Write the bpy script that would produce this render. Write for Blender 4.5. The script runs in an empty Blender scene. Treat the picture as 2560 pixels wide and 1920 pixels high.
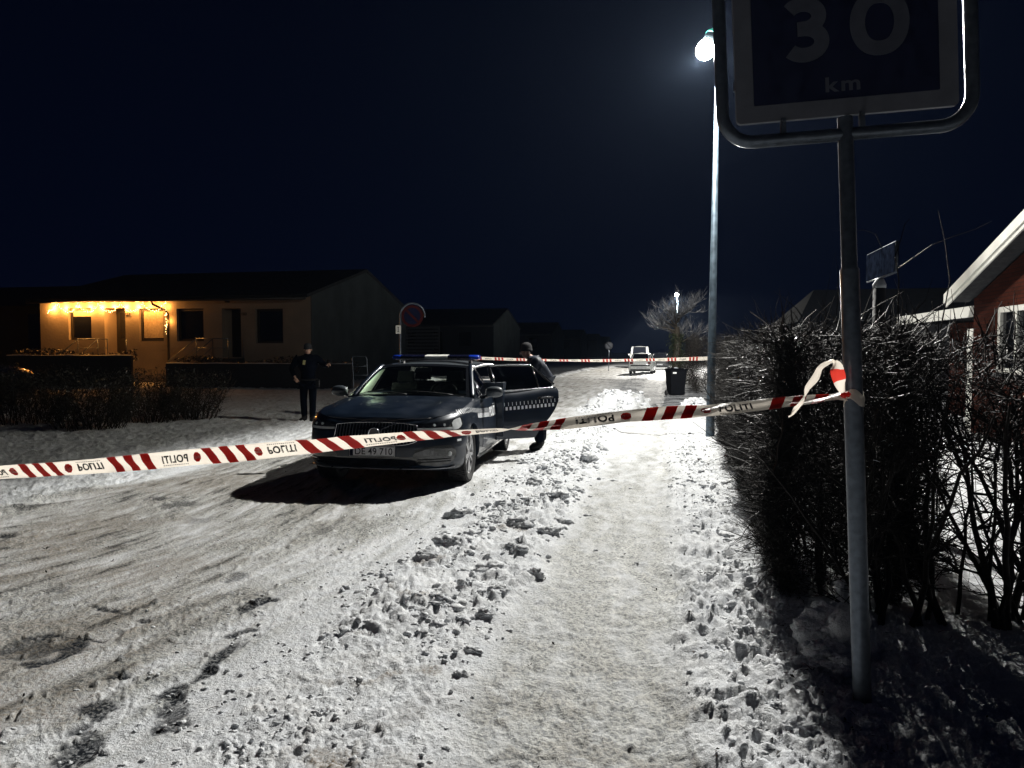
import bpy, bmesh, math, random
import numpy as np
from mathutils import Vector, Matrix, Euler
random.seed(7); RNG = np.random.default_rng(11)
R = math.radians
scene = bpy.context.scene
COL = scene.collection
# ------------------------------------------------------------------ camera
CAM_H, PITCH, F = 1.6, 2.5, 2560*26/36
cam_d = bpy.data.cameras.new('camera'); cam = bpy.data.objects.new('camera', cam_d); COL.objects.link(cam)
cam.location = (0, 0, CAM_H); cam.rotation_euler = (R(90-PITCH), 0, 0)
cam_d.lens = 26; cam_d.sensor_width = 36; cam_d.clip_start = 0.05; cam_d.clip_end = 3000
scene.camera = cam
scene.render.resolution_x = 1024; scene.render.resolution_y = 768
# ------------------------------------------------------------------ night sky
world = bpy.data.worlds.new("World"); scene.world = world; world.use_nodes = True
nt = world.node_tree; nt.nodes.clear()
wo = nt.nodes.new('ShaderNodeOutputWorld'); wb = nt.nodes.new('ShaderNodeBackground')
tc = nt.nodes.new('ShaderNodeTexCoord'); sx = nt.nodes.new('ShaderNodeSeparateXYZ'); cr = nt.nodes.new('ShaderNodeValToRGB')
cr.color_ramp.elements[0].position = 0.0; cr.color_ramp.elements[0].color = (0.0006, 0.0017, 0.0072, 1)
cr.color_ramp.elements[1].position = 0.55; cr.color_ramp.elements[1].color = (0.0003, 0.0009, 0.0042, 1)
nt.links.new(tc.outputs['Generated'], sx.inputs[0]); nt.links.new(sx.outputs['Z'], cr.inputs[0])
nt.links.new(cr.outputs[0], wb.inputs['Color']); wb.inputs['Strength'].default_value = 1.0
nt.links.new(wb.outputs[0], wo.inputs[0])
# ------------------------------------------------------------------ exposure
scene.view_settings.view_transform = 'Standard'; scene.view_settings.look = 'None'
scene.view_settings.exposure = 0.0; scene.view_settings.gamma = 1.0
ADDED_HAZE = .00010
scene.render.engine = 'CYCLES'
try:
    scene.cycles.max_bounces = 6; scene.cycles.diffuse_bounces = 3; scene.cycles.transparent_max_bounces = 12
    scene.cycles.sample_clamp_indirect = 4.0
    scene.cycles.caustics_reflective = False; scene.cycles.caustics_refractive = False
except Exception: pass

# ------------------------------------------------------------------ geometry helpers
_p = R(PITCH)
FW = Vector((0, math.cos(_p), -math.sin(_p))); UP = Vector((0, math.sin(_p), math.cos(_p)))
def px(x, y, Y):
    """world point at distance Y in front, seen at photograph pixel x, y (used to survey real positions)"""
    d = FW + Vector((1, 0, 0))*((x-1280)/F) + UP*((960-y)/F)
    return Vector((0, 0, CAM_H)) + d*(Y/d.y)
def G(x, y):
    d = FW + Vector((1, 0, 0))*((x-1280)/F) + UP*((960-y)/F)
    return Vector((0, 0, CAM_H)) + d*(-CAM_H/d.z)
TH = R(11.6); CT, ST = math.cos(TH), math.sin(TH)
def WS(w, s, z=0.0): return Vector((CT*w + ST*s, -ST*w + CT*s, z))     # street frame: w across, s along

# ------------------------------------------------------------------ tagging
def tag(o, label=None, cat=None, group=None, kind=None):
    if label: o['label'] = label
    if cat: o['category'] = cat
    if group: o['group'] = group
    if kind: o['kind'] = kind
    return o
def empty(name, loc=(0, 0, 0), rot=(0, 0, 0), label=None, cat=None, group=None):
    o = bpy.data.objects.new(name, None); COL.objects.link(o); o.location = loc; o.rotation_euler = rot
    return tag(o, label, cat, group)
def copy_tree(o, parent=None):
    c = o.copy(); COL.objects.link(c); c.parent = parent
    for ch in list(o.children): copy_tree(ch, c)
    return c
def link_mesh(name, verts, faces, mats, parent=None, smooth=False, midx=None, angle=None):
    me = bpy.data.meshes.new(name); me.from_pydata([tuple(v) for v in verts], [], faces); 
    if not isinstance(mats, (list, tuple)): mats = [mats]
    for m in mats: me.materials.append(m)
    if midx is not None: me.polygons.foreach_set('material_index', midx)
    if smooth:
        me.polygons.foreach_set('use_smooth', [True]*len(me.polygons))
    me.update()
    if angle:
        try: me.set_sharp_from_angle(angle=R(angle))
        except Exception: pass
    o = bpy.data.objects.new(name, me); COL.objects.link(o)
    if parent: o.parent = parent
    return o
def fast_mesh(name, V, Fq, mat, parent=None, smooth=False):
    """numpy verts (n,3), faces (m,k)"""
    me = bpy.data.meshes.new(name); k = Fq.shape[1]
    me.vertices.add(len(V)); me.vertices.foreach_set('co', np.asarray(V, dtype=np.float32).ravel())
    me.loops.add(Fq.size); me.loops.foreach_set('vertex_index', Fq.ravel().astype(np.int32))
    me.polygons.add(len(Fq)); me.polygons.foreach_set('loop_start', (np.arange(len(Fq))*k).astype(np.int32))
    try: me.polygons.foreach_set('loop_total', np.full(len(Fq), k, dtype=np.int32))
    except Exception: pass
    if smooth: me.polygons.foreach_set('use_smooth', np.ones(len(Fq), dtype=bool))
    me.materials.append(mat); me.update(calc_edges=True)
    o = bpy.data.objects.new(name, me); COL.objects.link(o)
    if parent: o.parent = parent
    return o
class MB:
    def __init__(s): s.v = []; s.f = []
    def add(s, vs, fs):
        b = len(s.v); s.v += [Vector(v) for v in vs]; s.f += [tuple(i+b for i in f) for f in fs]; return s
    def box(s, c, size, rot=None, taper=1.0):
        hx, hy, hz = size[0]/2, size[1]/2, size[2]/2; vs = []
        for z in (-1, 1):
            k = taper if z > 0 else 1.0
            for x, y in ((-1, -1), (1, -1), (1, 1), (-1, 1)): vs.append(Vector((x*hx*k, y*hy*k, z*hz)))
        if rot is not None:
            M = rot if isinstance(rot, Matrix) else Euler(rot).to_matrix()
            vs = [M @ v for v in vs]
        c = Vector(c); vs = [v+c for v in vs]
        return s.add(vs, [(3, 2, 1, 0), (4, 5, 6, 7), (0, 1, 5, 4), (1, 2, 6, 5), (2, 3, 7, 6), (3, 0, 4, 7)])
    def tube(s, path, r, n=8, caps=True, closed=False):
        path = [Vector(p) for p in path]; m = len(path)
        rs = r if isinstance(r, (list, tuple)) else [r]*m
        vs = []; prev = None
        for i, p in enumerate(path):
            a = path[(i-1) % m] if (i > 0 or closed) else path[i]; b = path[(i+1) % m] if (i < m-1 or closed) else path[i]
            t = (b-a).normalized()
            if prev is None:
                u = t.orthogonal().normalized()
            else:
                u = (prev - t*prev.dot(t))
                u = u.normalized() if u.length > 1e-6 else t.orthogonal().normalized()
            prev = u; w = t.cross(u)
            for k in range(n):
                a_ = 2*math.pi*k/n; vs.append(p + (u*math.cos(a_) + w*math.sin(a_))*rs[i])
        fs = []
        for i in range(m-1 if not closed else m):
            j = (i+1) % m
            for k in range(n): fs.append((i*n+k, i*n+(k+1) % n, j*n+(k+1) % n, j*n+k))
        if caps and not closed: fs.append(tuple(range(n-1, -1, -1))); fs.append(tuple((m-1)*n+k for k in range(n)))
        return s.add(vs, fs)
    def lathe(s, prof, n=24, M=None, arc=None):
        """prof list of (r, z) round local z"""
        vs = []; m = len(prof)
        for (r, z) in prof:
            for k in range(n):
                a = 2*math.pi*k/n; v = Vector((r*math.cos(a), r*math.sin(a), z)); vs.append(M @ v if M else v)
        fs = [(i*n+k, i*n+(k+1) % n, (i+1)*n+(k+1) % n, (i+1)*n+k) for i in range(m-1) for k in range(n)]
        return s.add(vs, fs)
    def grid(s, fn, nu, nv, flip=False):
        vs = [fn(i/(nu-1), j/(nv-1)) for i in range(nu) for j in range(nv)]
        fs = []
        for i in range(nu-1):
            for j in range(nv-1):
                f = (i*nv+j, (i+1)*nv+j, (i+1)*nv+j+1, i*nv+j+1); fs.append(f[::-1] if flip else f)
        return s.add(vs, fs)
    def prism(s, pts, a, b):
        """pts: polygon as 3D list, extruded from offset vector a to b"""
        n = len(pts); a = Vector(a); b = Vector(b)
        vs = [Vector(p)+a for p in pts]+[Vector(p)+b for p in pts]
        fs = [tuple(range(n-1, -1, -1)), tuple(range(n, 2*n))]+[(i, (i+1) % n, n+(i+1) % n, n+i) for i in range(n)]
        return s.add(vs, fs)
    def build(s, name, mat, parent=None, smooth=False, angle=None):
        return link_mesh(name, s.v, s.f, mat, parent, smooth or bool(angle), None, angle)
def smooth(e0, e1, x):
    t = np.clip((x-e0)/(e1-e0), 0, 1); return t*t*(3-2*t)
def lerpk(keys, x):
    xs = [k[0] for k in keys]; ys = [k[1] for k in keys]
    if xs[0] > xs[-1]: xs = xs[::-1]; ys = ys[::-1]
    return float(np.interp(x, xs, ys))
def text_mesh(txt, offset=0.0, res=3, spacing=1.0):
    cu = bpy.data.curves.new('t', 'FONT'); cu.body = txt; cu.align_x = 'CENTER'; cu.align_y = 'CENTER'; cu.size = 1.0
    cu.offset = offset; cu.resolution_u = res; cu.space_character = spacing
    o = bpy.data.objects.new('t', cu); COL.objects.link(o); bpy.context.view_layer.update()
    dg = bpy.context.evaluated_depsgraph_get(); me = bpy.data.meshes.new_from_object(o.evaluated_get(dg))
    vs = [v.co.copy() for v in me.vertices]; fs = [tuple(p.vertices) for p in me.polygons]
    bpy.data.objects.remove(o); bpy.data.curves.remove(cu); bpy.data.meshes.remove(me)
    xs = [v.x for v in vs]; ys = [v.y for v in vs]
    x0, x1, y0, y1 = min(xs), max(xs), min(ys), max(ys)
    vs = [Vector(((v.x-x0)/(x1-x0)-.5, (v.y-y0)/(y1-y0)-.5, 0)) for v in vs]   # unit box
    return vs, fs, (x1-x0)/(y1-y0)

# ------------------------------------------------------------------ materials
def mat(name, base, rough=0.6, metal=0.0, spec=0.5, coat=0.0, noise=None, bump=None, emis=None, estr=0.0, trans=0.0):
    m = bpy.data.materials.new(name); m.use_nodes = True; n = m.node_tree; b = n.nodes['Principled BSDF']
    b.inputs['Base Color'].default_value = (*base, 1); b.inputs['Roughness'].default_value = rough
    b.inputs['Metallic'].default_value = metal; b.inputs['Specular IOR Level'].default_value = spec
    b.inputs['Coat Weight'].default_value = coat; b.inputs['Coat Roughness'].default_value = 0.06
    if emis: b.inputs['Emission Color'].default_value = (*emis, 1); b.inputs['Emission Strength'].default_value = estr
    tcn = n.nodes.new('ShaderNodeTexCoord')
    sc, amt = noise if noise else (9.0, 0.22)
    nz = n.nodes.new('ShaderNodeTexNoise'); nz.inputs['Scale'].default_value = sc; nz.inputs['Detail'].default_value = 6
    n.links.new(tcn.outputs['Object'], nz.inputs['Vector'])
    mr = n.nodes.new('ShaderNodeMapRange'); mr.inputs['From Min'].default_value = .3; mr.inputs['From Max'].default_value = .7
    mr.inputs['To Min'].default_value = 1-amt; mr.inputs['To Max'].default_value = 1+amt
    n.links.new(nz.outputs['Fac'], mr.inputs['Value'])
    mx = n.nodes.new('ShaderNodeVectorMath'); mx.operation = 'SCALE'; mx.inputs[0].default_value = base
    n.links.new(mr.outputs[0], mx.inputs['Scale']); n.links.new(mx.outputs[0], b.inputs['Base Color'])
    rr = n.nodes.new('ShaderNodeMapRange'); rr.inputs['From Min'].default_value = .3; rr.inputs['From Max'].default_value = .7
    rr.inputs['To Min'].default_value = max(rough*.85, .02); rr.inputs['To Max'].default_value = min(rough*1.2, 1)
    n.links.new(nz.outputs['Fac'], rr.inputs['Value']); n.links.new(rr.outputs[0], b.inputs['Roughness'])
    if bump:
        bs, bd = bump
        nb = n.nodes.new('ShaderNodeTexNoise'); nb.inputs['Scale'].default_value = bs; nb.inputs['Detail'].default_value = 5
        bp = n.nodes.new('ShaderNodeBump'); bp.inputs['Distance'].default_value = bd; bp.inputs['Strength'].default_value = 1.0
        n.links.new(tcn.outputs['Object'], nb.inputs['Vector']); n.links.new(nb.outputs['Fac'], bp.inputs['Height'])
        n.links.new(bp.outputs[0], b.inputs['Normal'])
    if trans > 0:
        out = n.nodes['Material Output']; t = n.nodes.new('ShaderNodeBsdfTranslucent'); t.inputs['Color'].default_value = (*[min(1, c*1.0) for c in base], 1)
        ms = n.nodes.new('ShaderNodeMixShader'); ms.inputs[0].default_value = trans
        n.links.new(b.outputs[0], ms.inputs[1]); n.links.new(t.outputs[0], ms.inputs[2]); n.links.new(ms.outputs[0], out.inputs['Surface'])
    return m
def glass(name, tint, clear=0.6, rough=0.03):
    m = bpy.data.materials.new(name); m.use_nodes = True; n = m.node_tree; n.nodes.remove(n.nodes['Principled BSDF']); out = n.nodes['Material Output']
    t = n.nodes.new('ShaderNodeBsdfTransparent'); t.inputs['Color'].default_value = (tint[0]*clear, tint[1]*clear, tint[2]*clear, 1)
    g = n.nodes.new('ShaderNodeBsdfGlossy'); g.inputs['Roughness'].default_value = rough; g.inputs['Color'].default_value = (.9, .9, .9, 1)
    fr = n.nodes.new('ShaderNodeFresnel'); fr.inputs['IOR'].default_value = 1.45
    ms = n.nodes.new('ShaderNodeMixShader'); n.links.new(fr.outputs[0], ms.inputs[0]); n.links.new(t.outputs[0], ms.inputs[1]); n.links.new(g.outputs[0], ms.inputs[2])
    n.links.new(ms.outputs[0], out.inputs['Surface']); return m
def emitter(name, col, strength):
    m = bpy.data.materials.new(name); m.use_nodes = True; n = m.node_tree; b = n.nodes['Principled BSDF']
    b.inputs['Base Color'].default_value = (*col, 1); b.inputs['Emission Color'].default_value = (*col, 1); b.inputs['Emission Strength'].default_value = strength
    return m
M = dict(
    galv=mat('galvanised_steel', (.10, .12, .15), .36, .65, noise=(30, .25), bump=(120, .0006)),
    mast=mat('mast_zinc', (.065, .095, .125), .5, .4, noise=(12, .3), bump=(60, .001)),
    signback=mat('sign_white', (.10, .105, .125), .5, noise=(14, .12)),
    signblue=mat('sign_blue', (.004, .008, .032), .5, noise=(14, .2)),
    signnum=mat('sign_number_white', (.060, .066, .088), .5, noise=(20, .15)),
    signred=mat('sign_red', (.035, .004, .004), .8, spec=.1),
    signnavy=mat('sign_navy', (.003, .005, .022), .8, spec=.1),
    paint=mat('navy_car_paint', (.0035, .0095, .021), .34, .20, spec=.35, coat=.5, noise=(4, .15), bump=(300, .0001)),
    paintroof=mat('frosted_roof_paint', (.035, .045, .055), .45, .1, coat=.5, noise=(90, .5), bump=(140, .0012)),
    blackplastic=mat('black_plastic', (.008, .009, .011), .5),
    gloss=mat('gloss_black', (.006, .007, .009), .12, coat=.6),
    chrome=mat('chrome', (.62, .64, .68), .16, 1.0, noise=(40, .08)),
    chromed=mat('dull_chrome', (.22, .23, .25), .3, .9),
    satin=mat('satin_metal', (.11, .115, .13), .4, .5),
    rubber=mat('tyre_rubber', (.012, .012, .013), .75, bump=(70, .002)),
    alloy=mat('alloy_rim', (.42, .42, .43), .3, .8),
    white=mat('reflective_white', (.75, .77, .8), .45, noise=(60, .08)),
    plate=mat('number_plate_white', (.6, .6, .62), .5, noise=(25, .15)),
    ink=mat('black_ink', (.012, .012, .016), .5),
    blue=mat('blue_lens', (.006, .03, .30), .15, coat=.6),
    lens=mat('headlight_lens', (.55, .57, .58), .12, coat=.7),
    lampblack=mat('headlight_housing', (.02, .022, .026), .15, coat=.8),
    frost_and_glints=mat('frosted_glass', (.62, .68, .58), .6, noise=(18, .12), trans=.55),
    seat=mat('seat_fabric', (.002, .002, .0022), .9),
    tape=mat('white_tape', (.74, .68, .60), .4, noise=(25, .06), trans=.5, bump=(18, .009)),
    tapered=mat('red_tape_print', (.62, .045, .03), .4, noise=(25, .1), trans=.5, bump=(18, .009)),
    tapeink=mat('black_tape_print', (.02, .02, .025), .5),
    render_wall=mat('painted_plaster', (.24, .20, .16), .9, spec=.1, noise=(1.2, .1), bump=(9, .01)),
    gablew=mat('grey_painted_gable', (.085, .098, .102), .95, spec=.0, noise=(.8, .15), bump=(9, .01)),
    roof=mat('dark_roof_tiles', (.012, .013, .016), .8, bump=(3, .05)),
    darkframe=mat('dark_window_frame', (.02, .018, .016), .5),
    pane=mat('dark_window_pane', (.006, .007, .010), .08, coat=.5),
    blind=mat('window_blind', (.35, .28, .20), .8),
    whitewood=mat('white_painted_wood', (.62, .62, .58), .6, noise=(3, .12)),
    twig=mat('wet_bark', (.013, .011, .010), .55, spec=.15, noise=(20, .4)),
    twigb=mat('brown_bark', (.028, .023, .017), .55, spec=.2, noise=(15, .4)),
    leaf=mat('dark_leaves', (.022, .020, .012), .45, noise=(8, .5)),
    ivy=mat('ivy_leaves', (.022, .028, .015), .7, spec=.1, noise=(8, .4)),
    skin=mat('skin', (.42, .25, .18), .55),
    cloth=mat('navy_cloth', (.002, .0032, .007), 1.0, spec=.04, bump=(40, .004)),
    clothj=mat('navy_jacket', (.009, .015, .030), .6, bump=(25, .006)),
    boot=mat('black_leather', (.004, .004, .005), .6, spec=.2),
    hat=mat('black_wool', (.008, .009, .012), .9, bump=(90, .003)),
    badge=mat('yellow_badge', (.4, .36, .16), .5),
    bin=mat('bin_plastic', (.004, .0045, .006), .8, spec=.05),
    label=mat('white_sticker', (.6, .6, .6), .5),
    carwhite=mat('white_car_paint', (.72, .74, .72), .3, coat=.6),
    fence=mat('dark_fence', (.03, .03, .034), .8),
    fencew=mat('weathered_slats', (.07, .07, .075), .8),
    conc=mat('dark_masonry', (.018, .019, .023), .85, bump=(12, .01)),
    snowcap=mat('snow_cap', (.45, .48, .52), .7, bump=(30, .01)),
    teal=mat('lamp_cap_green', (.05, .35, .28), .3, emis=(.10, .75, .55), estr=.55),
    bulb=emitter('lit_lamp_bowl', (1.0, .95, .80), 900.0),
    bulb2=emitter('lit_far_lamp_bowl', (1.0, 1.0, .92), 30.0),
    led=emitter('warm_string_light', (1.0, .62, .22), 9.0),
    redlens=mat('tail_lens', (.12, .01, .01), .2, coat=.5),
    wire=mat('dark_wire', (.01, .01, .01), .6),
)
def brick_mat():
    m = bpy.data.materials.new('red_brick'); m.use_nodes = True; n = m.node_tree; b = n.nodes['Principled BSDF']
    t = n.nodes.new('ShaderNodeTexCoord'); s = n.nodes.new('ShaderNodeSeparateXYZ'); c = n.nodes.new('ShaderNodeCombineXYZ')
    n.links.new(t.outputs['Object'], s.inputs[0]); 
    ad = n.nodes.new('ShaderNodeMath'); ad.operation = 'ADD'; n.links.new(s.outputs['X'], ad.inputs[0]); n.links.new(s.outputs['Y'], ad.inputs[1])
    n.links.new(ad.outputs[0], c.inputs['X']); n.links.new(s.outputs['Z'], c.inputs['Y'])
    k = n.nodes.new('ShaderNodeTexBrick'); k.inputs['Scale'].default_value = 1.0
    k.inputs['Brick Width'].default_value = .24; k.inputs['Row Height'].default_value = .066; k.inputs['Mortar Size'].default_value = .006
    k.inputs['Color1'].default_value = (.058, .016, .010, 1); k.inputs['Color2'].default_value = (.036, .011, .007, 1); k.inputs['Mortar'].default_value = (.02, .013, .011, 1)
    n.links.new(c.outputs[0], k.inputs['Vector']); n.links.new(k.outputs['Color'], b.inputs['Base Color'])
    bp = n.nodes.new('ShaderNodeBump'); bp.inputs['Distance'].default_value = .006; bp.invert = True
    n.links.new(k.outputs['Fac'], bp.inputs['Height']); n.links.new(bp.outputs[0], b.inputs['Normal'])
    b.inputs['Roughness'].default_value = .95; b.inputs['Specular IOR Level'].default_value = .02; return m
M['brick'] = brick_mat()
def snow_mat():
    m = bpy.data.materials.new('snow_and_ice'); m.use_nodes = True; n = m.node_tree; b = n.nodes['Principled BSDF']; L = n.links.new
    at = n.nodes.new('ShaderNodeAttribute'); at.attribute_name = 'wear'; sp = n.nodes.new('ShaderNodeSeparateColor'); L(at.outputs['Color'], sp.inputs[0])
    tcn = n.nodes.new('ShaderNodeTexCoord')
    def noise(sc, det=6, vec=None):
        z = n.nodes.new('ShaderNodeTexNoise'); z.inputs['Scale'].default_value = sc; z.inputs['Detail'].default_value = det; L(vec or tcn.outputs['Object'], z.inputs['Vector']); return z
    def rng(src, a, b_, c, d):
        r = n.nodes.new('ShaderNodeMapRange'); r.inputs[1].default_value = a; r.inputs[2].default_value = b_; r.inputs[3].default_value = c; r.inputs[4].default_value = d; L(src, r.inputs[0]); return r.outputs[0]
    def mix(f, a, b_):
        x = n.nodes.new('ShaderNodeMix'); x.data_type = 'RGBA'
        if isinstance(f, float): x.inputs[0].default_value = f
        else: L(f, x.inputs[0])
        for i, q in ((6, a), (7, b_)):
            if isinstance(q, tuple): x.inputs[i].default_value = (*q, 1)
            else: L(q, x.inputs[i])
        return x.outputs[2]
    def math_(op, a, b_):
        x = n.nodes.new('ShaderNodeMath'); x.operation = op
        for i, q in ((0, a), (1, b_)):
            if isinstance(q, float): x.inputs[i].default_value = q
            else: L(q, x.inputs[i])
        x.use_clamp = True; return x.outputs[0]
    f1 = noise(55, 8); f2 = noise(9, 6); f3 = noise(240, 3)
    speck = rng(f1.outputs['Fac'], .40, .62, 0.0, 1.0)
    snow = mix(rng(f2.outputs['Fac'], .3, .7, 0., 1.), (.70, .725, .765), (.79, .805, .82))
    ice = mix(speck, (.11, .122, .125), (.43, .42, .36))
    f4 = noise(130, 4); f5 = noise(26, 8)
    pit = mix(rng(f4.outputs['Fac'], .36, .50, .55, 0.0), snow, (.34, .355, .38)); snow = mix(rng(f5.outputs['Fac'], .34, .50, .38, 0.0), pit, (.42, .43, .45))
    c1 = mix(math_('MULTIPLY', sp.outputs[0], rng(f1.outputs['Fac'], .3, .6, 1.0, .55)), snow, ice)
    dirtf = math_('MULTIPLY', sp.outputs[1], rng(f1.outputs['Fac'], .35, .65, .25, 1.0))
    c2 = mix(dirtf, c1, (.17, .13, .085))
    c3 = mix(math_('MULTIPLY', sp.outputs[2], rng(f1.outputs['Fac'], .45, .66, 1.0, .55)), c2, (.016, .019, .024))
    L(c3, b.inputs['Base Color'])
    rg = mix(sp.outputs[0], (.80, .80, .80), (.62, .62, .62)); L(rg, b.inputs['Roughness'])
    L(rng(sp.outputs[2], 0., .7, .32, .03), b.inputs['Specular IOR Level'])
    bp = n.nodes.new('ShaderNodeBump'); bp.inputs['Distance'].default_value = .011; bp.inputs['Strength'].default_value = .9; L(f1.outputs['Fac'], bp.inputs['Height'])
    bp2 = n.nodes.new('ShaderNodeBump'); bp2.inputs['Distance'].default_value = .005; bp2.inputs['Strength'].default_value = .9; L(f3.outputs['Fac'], bp2.inputs['Height']); L(bp.outputs[0], bp2.inputs['Normal'])
    L(bp2.outputs[0], b.inputs['Normal'])
    return m
M['snow'] = snow_mat()

# ------------------------------------------------------------------ street lamp light (optic with a street-side cut-off)
def optic(light, cut_l, cut_h, back, soft=0.12):
    light.use_nodes = True; n = light.node_tree; L = n.links.new
    em = n.nodes['Emission']; tcn = n.nodes.new('ShaderNodeTexCoord'); s = n.nodes.new('ShaderNodeSeparateXYZ'); L(tcn.outputs['Normal'], s.inputs[0])
    def m_(op, a, b_=None, clamp=False):
        x = n.nodes.new('ShaderNodeMath'); x.operation = op; x.use_clamp = clamp
        for i, q in ((0, a), (1, b_)):
            if q is None: continue
            if isinstance(q, (int, float)): x.inputs[i].default_value = q
            else: L(q, x.inputs[i])
        return x.outputs[0]
    def mr(src, a, b_, c, d, interp='SMOOTHSTEP'):
        r = n.nodes.new('ShaderNodeMapRange'); r.interpolation_type = interp
        for i, v in ((1, a), (2, b_), (3, c), (4, d)): r.inputs[i].default_value = v
        L(src, r.inputs[0]); return r.outputs[0]
    az = m_('MAXIMUM', m_('ABSOLUTE', s.outputs['Z']), .02)
    tl = m_('DIVIDE', s.outputs['X'], az)          # lamp is rotated so that local x points away from the road
    road = mr(tl, -cut_h, -cut_l, .024, 1.0)       # beyond the far side of the street
    road = m_('MULTIPLY', road, mr(tl, -2.3, -1.5, .06, 1.0))
    house = mr(tl, .35, 1.4, 1.0, back)
    # more light towards flat angles, as street optics have
    wide = m_('MINIMUM', m_('POWER', az, -1.95), 9.0)
    down = mr(s.outputs['Z'], -.10, -.01, 1.0, 0.0)
    f = m_('MULTIPLY', m_('MULTIPLY', m_('MULTIPLY', road, house), wide), down)
    L(f, em.inputs['Strength'])

# ------------------------------------------------------------------ noise for the snow relief
def _h(ix, iy, seed):
    n_ = (ix*374761393 + iy*668265263 + seed*1442695041) & 0xffffffff
    n_ = ((n_ ^ (n_ >> 13))*1274126177) & 0xffffffff
    return ((n_ ^ (n_ >> 16)) & 0xffff)/65535.0
def perlin(x, y, seed=0):
    ix = np.floor(x).astype(np.int64); iy = np.floor(y).astype(np.int64); fx = x-ix; fy = y-iy
    u = fx*fx*fx*(fx*(fx*6-15)+10); v = fy*fy*fy*(fy*(fy*6-15)+10)
    def g(dx, dy):
        a = _h(ix+dx, iy+dy, seed)*2*np.pi; return np.cos(a)*(fx-dx)+np.sin(a)*(fy-dy)
    a = g(0, 0); b = g(1, 0); c = g(0, 1); d = g(1, 1)
    return ((a+(b-a)*u)*(1-v)+(c+(d-c)*u)*v)*1.5
def fbm(x, y, o=4, seed=0, gain=.5):
    r = 0; a = 1; 
    for i in range(o): r = r+a*perlin(x*2**i, y*2**i, seed+i*7); a *= gain
    return r
def gw(x, y):
    p = G(x, y); return p.x, p.y
BLOBS = []   # (cx, cy, half length, half width, angle, strength) dark bare patches
def blob(x0, y0, x1, y1, wid, st=1.0):
    a = G(x0, y0); b = G(x1, y1); c = (a+b)/2; d = b-a
    BLOBS.append((c.x, c.y, d.length/2+.02, wid, math.atan2(d.y, d.x), st))
for q in [(70, 1590, 190, 1590, .05), (200, 1595, 130, 1640, .06), (130, 1640, 40, 1660, .05), (40, 1610, 120, 1625, .12, .6), (200, 1590, 260, 1600, .02),
          (660, 1500, 590, 1530, .07, .8), (650, 1570, 560, 1590, .04), (600, 1600, 480, 1700, .05), (480, 1700, 420, 1760, .05, .9), (430, 1760, 400, 1830, .07, .7),
          (210, 1750, 290, 1760, .05, .9), (200, 1770, 270, 1790, .04, .8), (250, 1700, 310, 1680, .03, .8), (200, 1850, 150, 1900, .07, .8), (230, 1810, 190, 1880, .05, .7),
          (230, 1510, 290, 1535, .03, .9), (350, 1550, 390, 1558, .03, .9), (300, 1500, 340, 1495, .04, .4), (100, 1480, 180, 1470, .06, .4),
          (360, 1250, 410, 1240, .12, .7), (400, 1262, 490, 1255, .16, .55), (0, 1337, 45, 1332, .12, 1.0), (460, 1300, 510, 1295, .1, .3), (560, 1445, 610, 1438, .08, .5),
          (1500, 948, 1640, 952, .8, .8), (1560, 962, 1690, 960, .7, .7)]: blob(*q)
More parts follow.
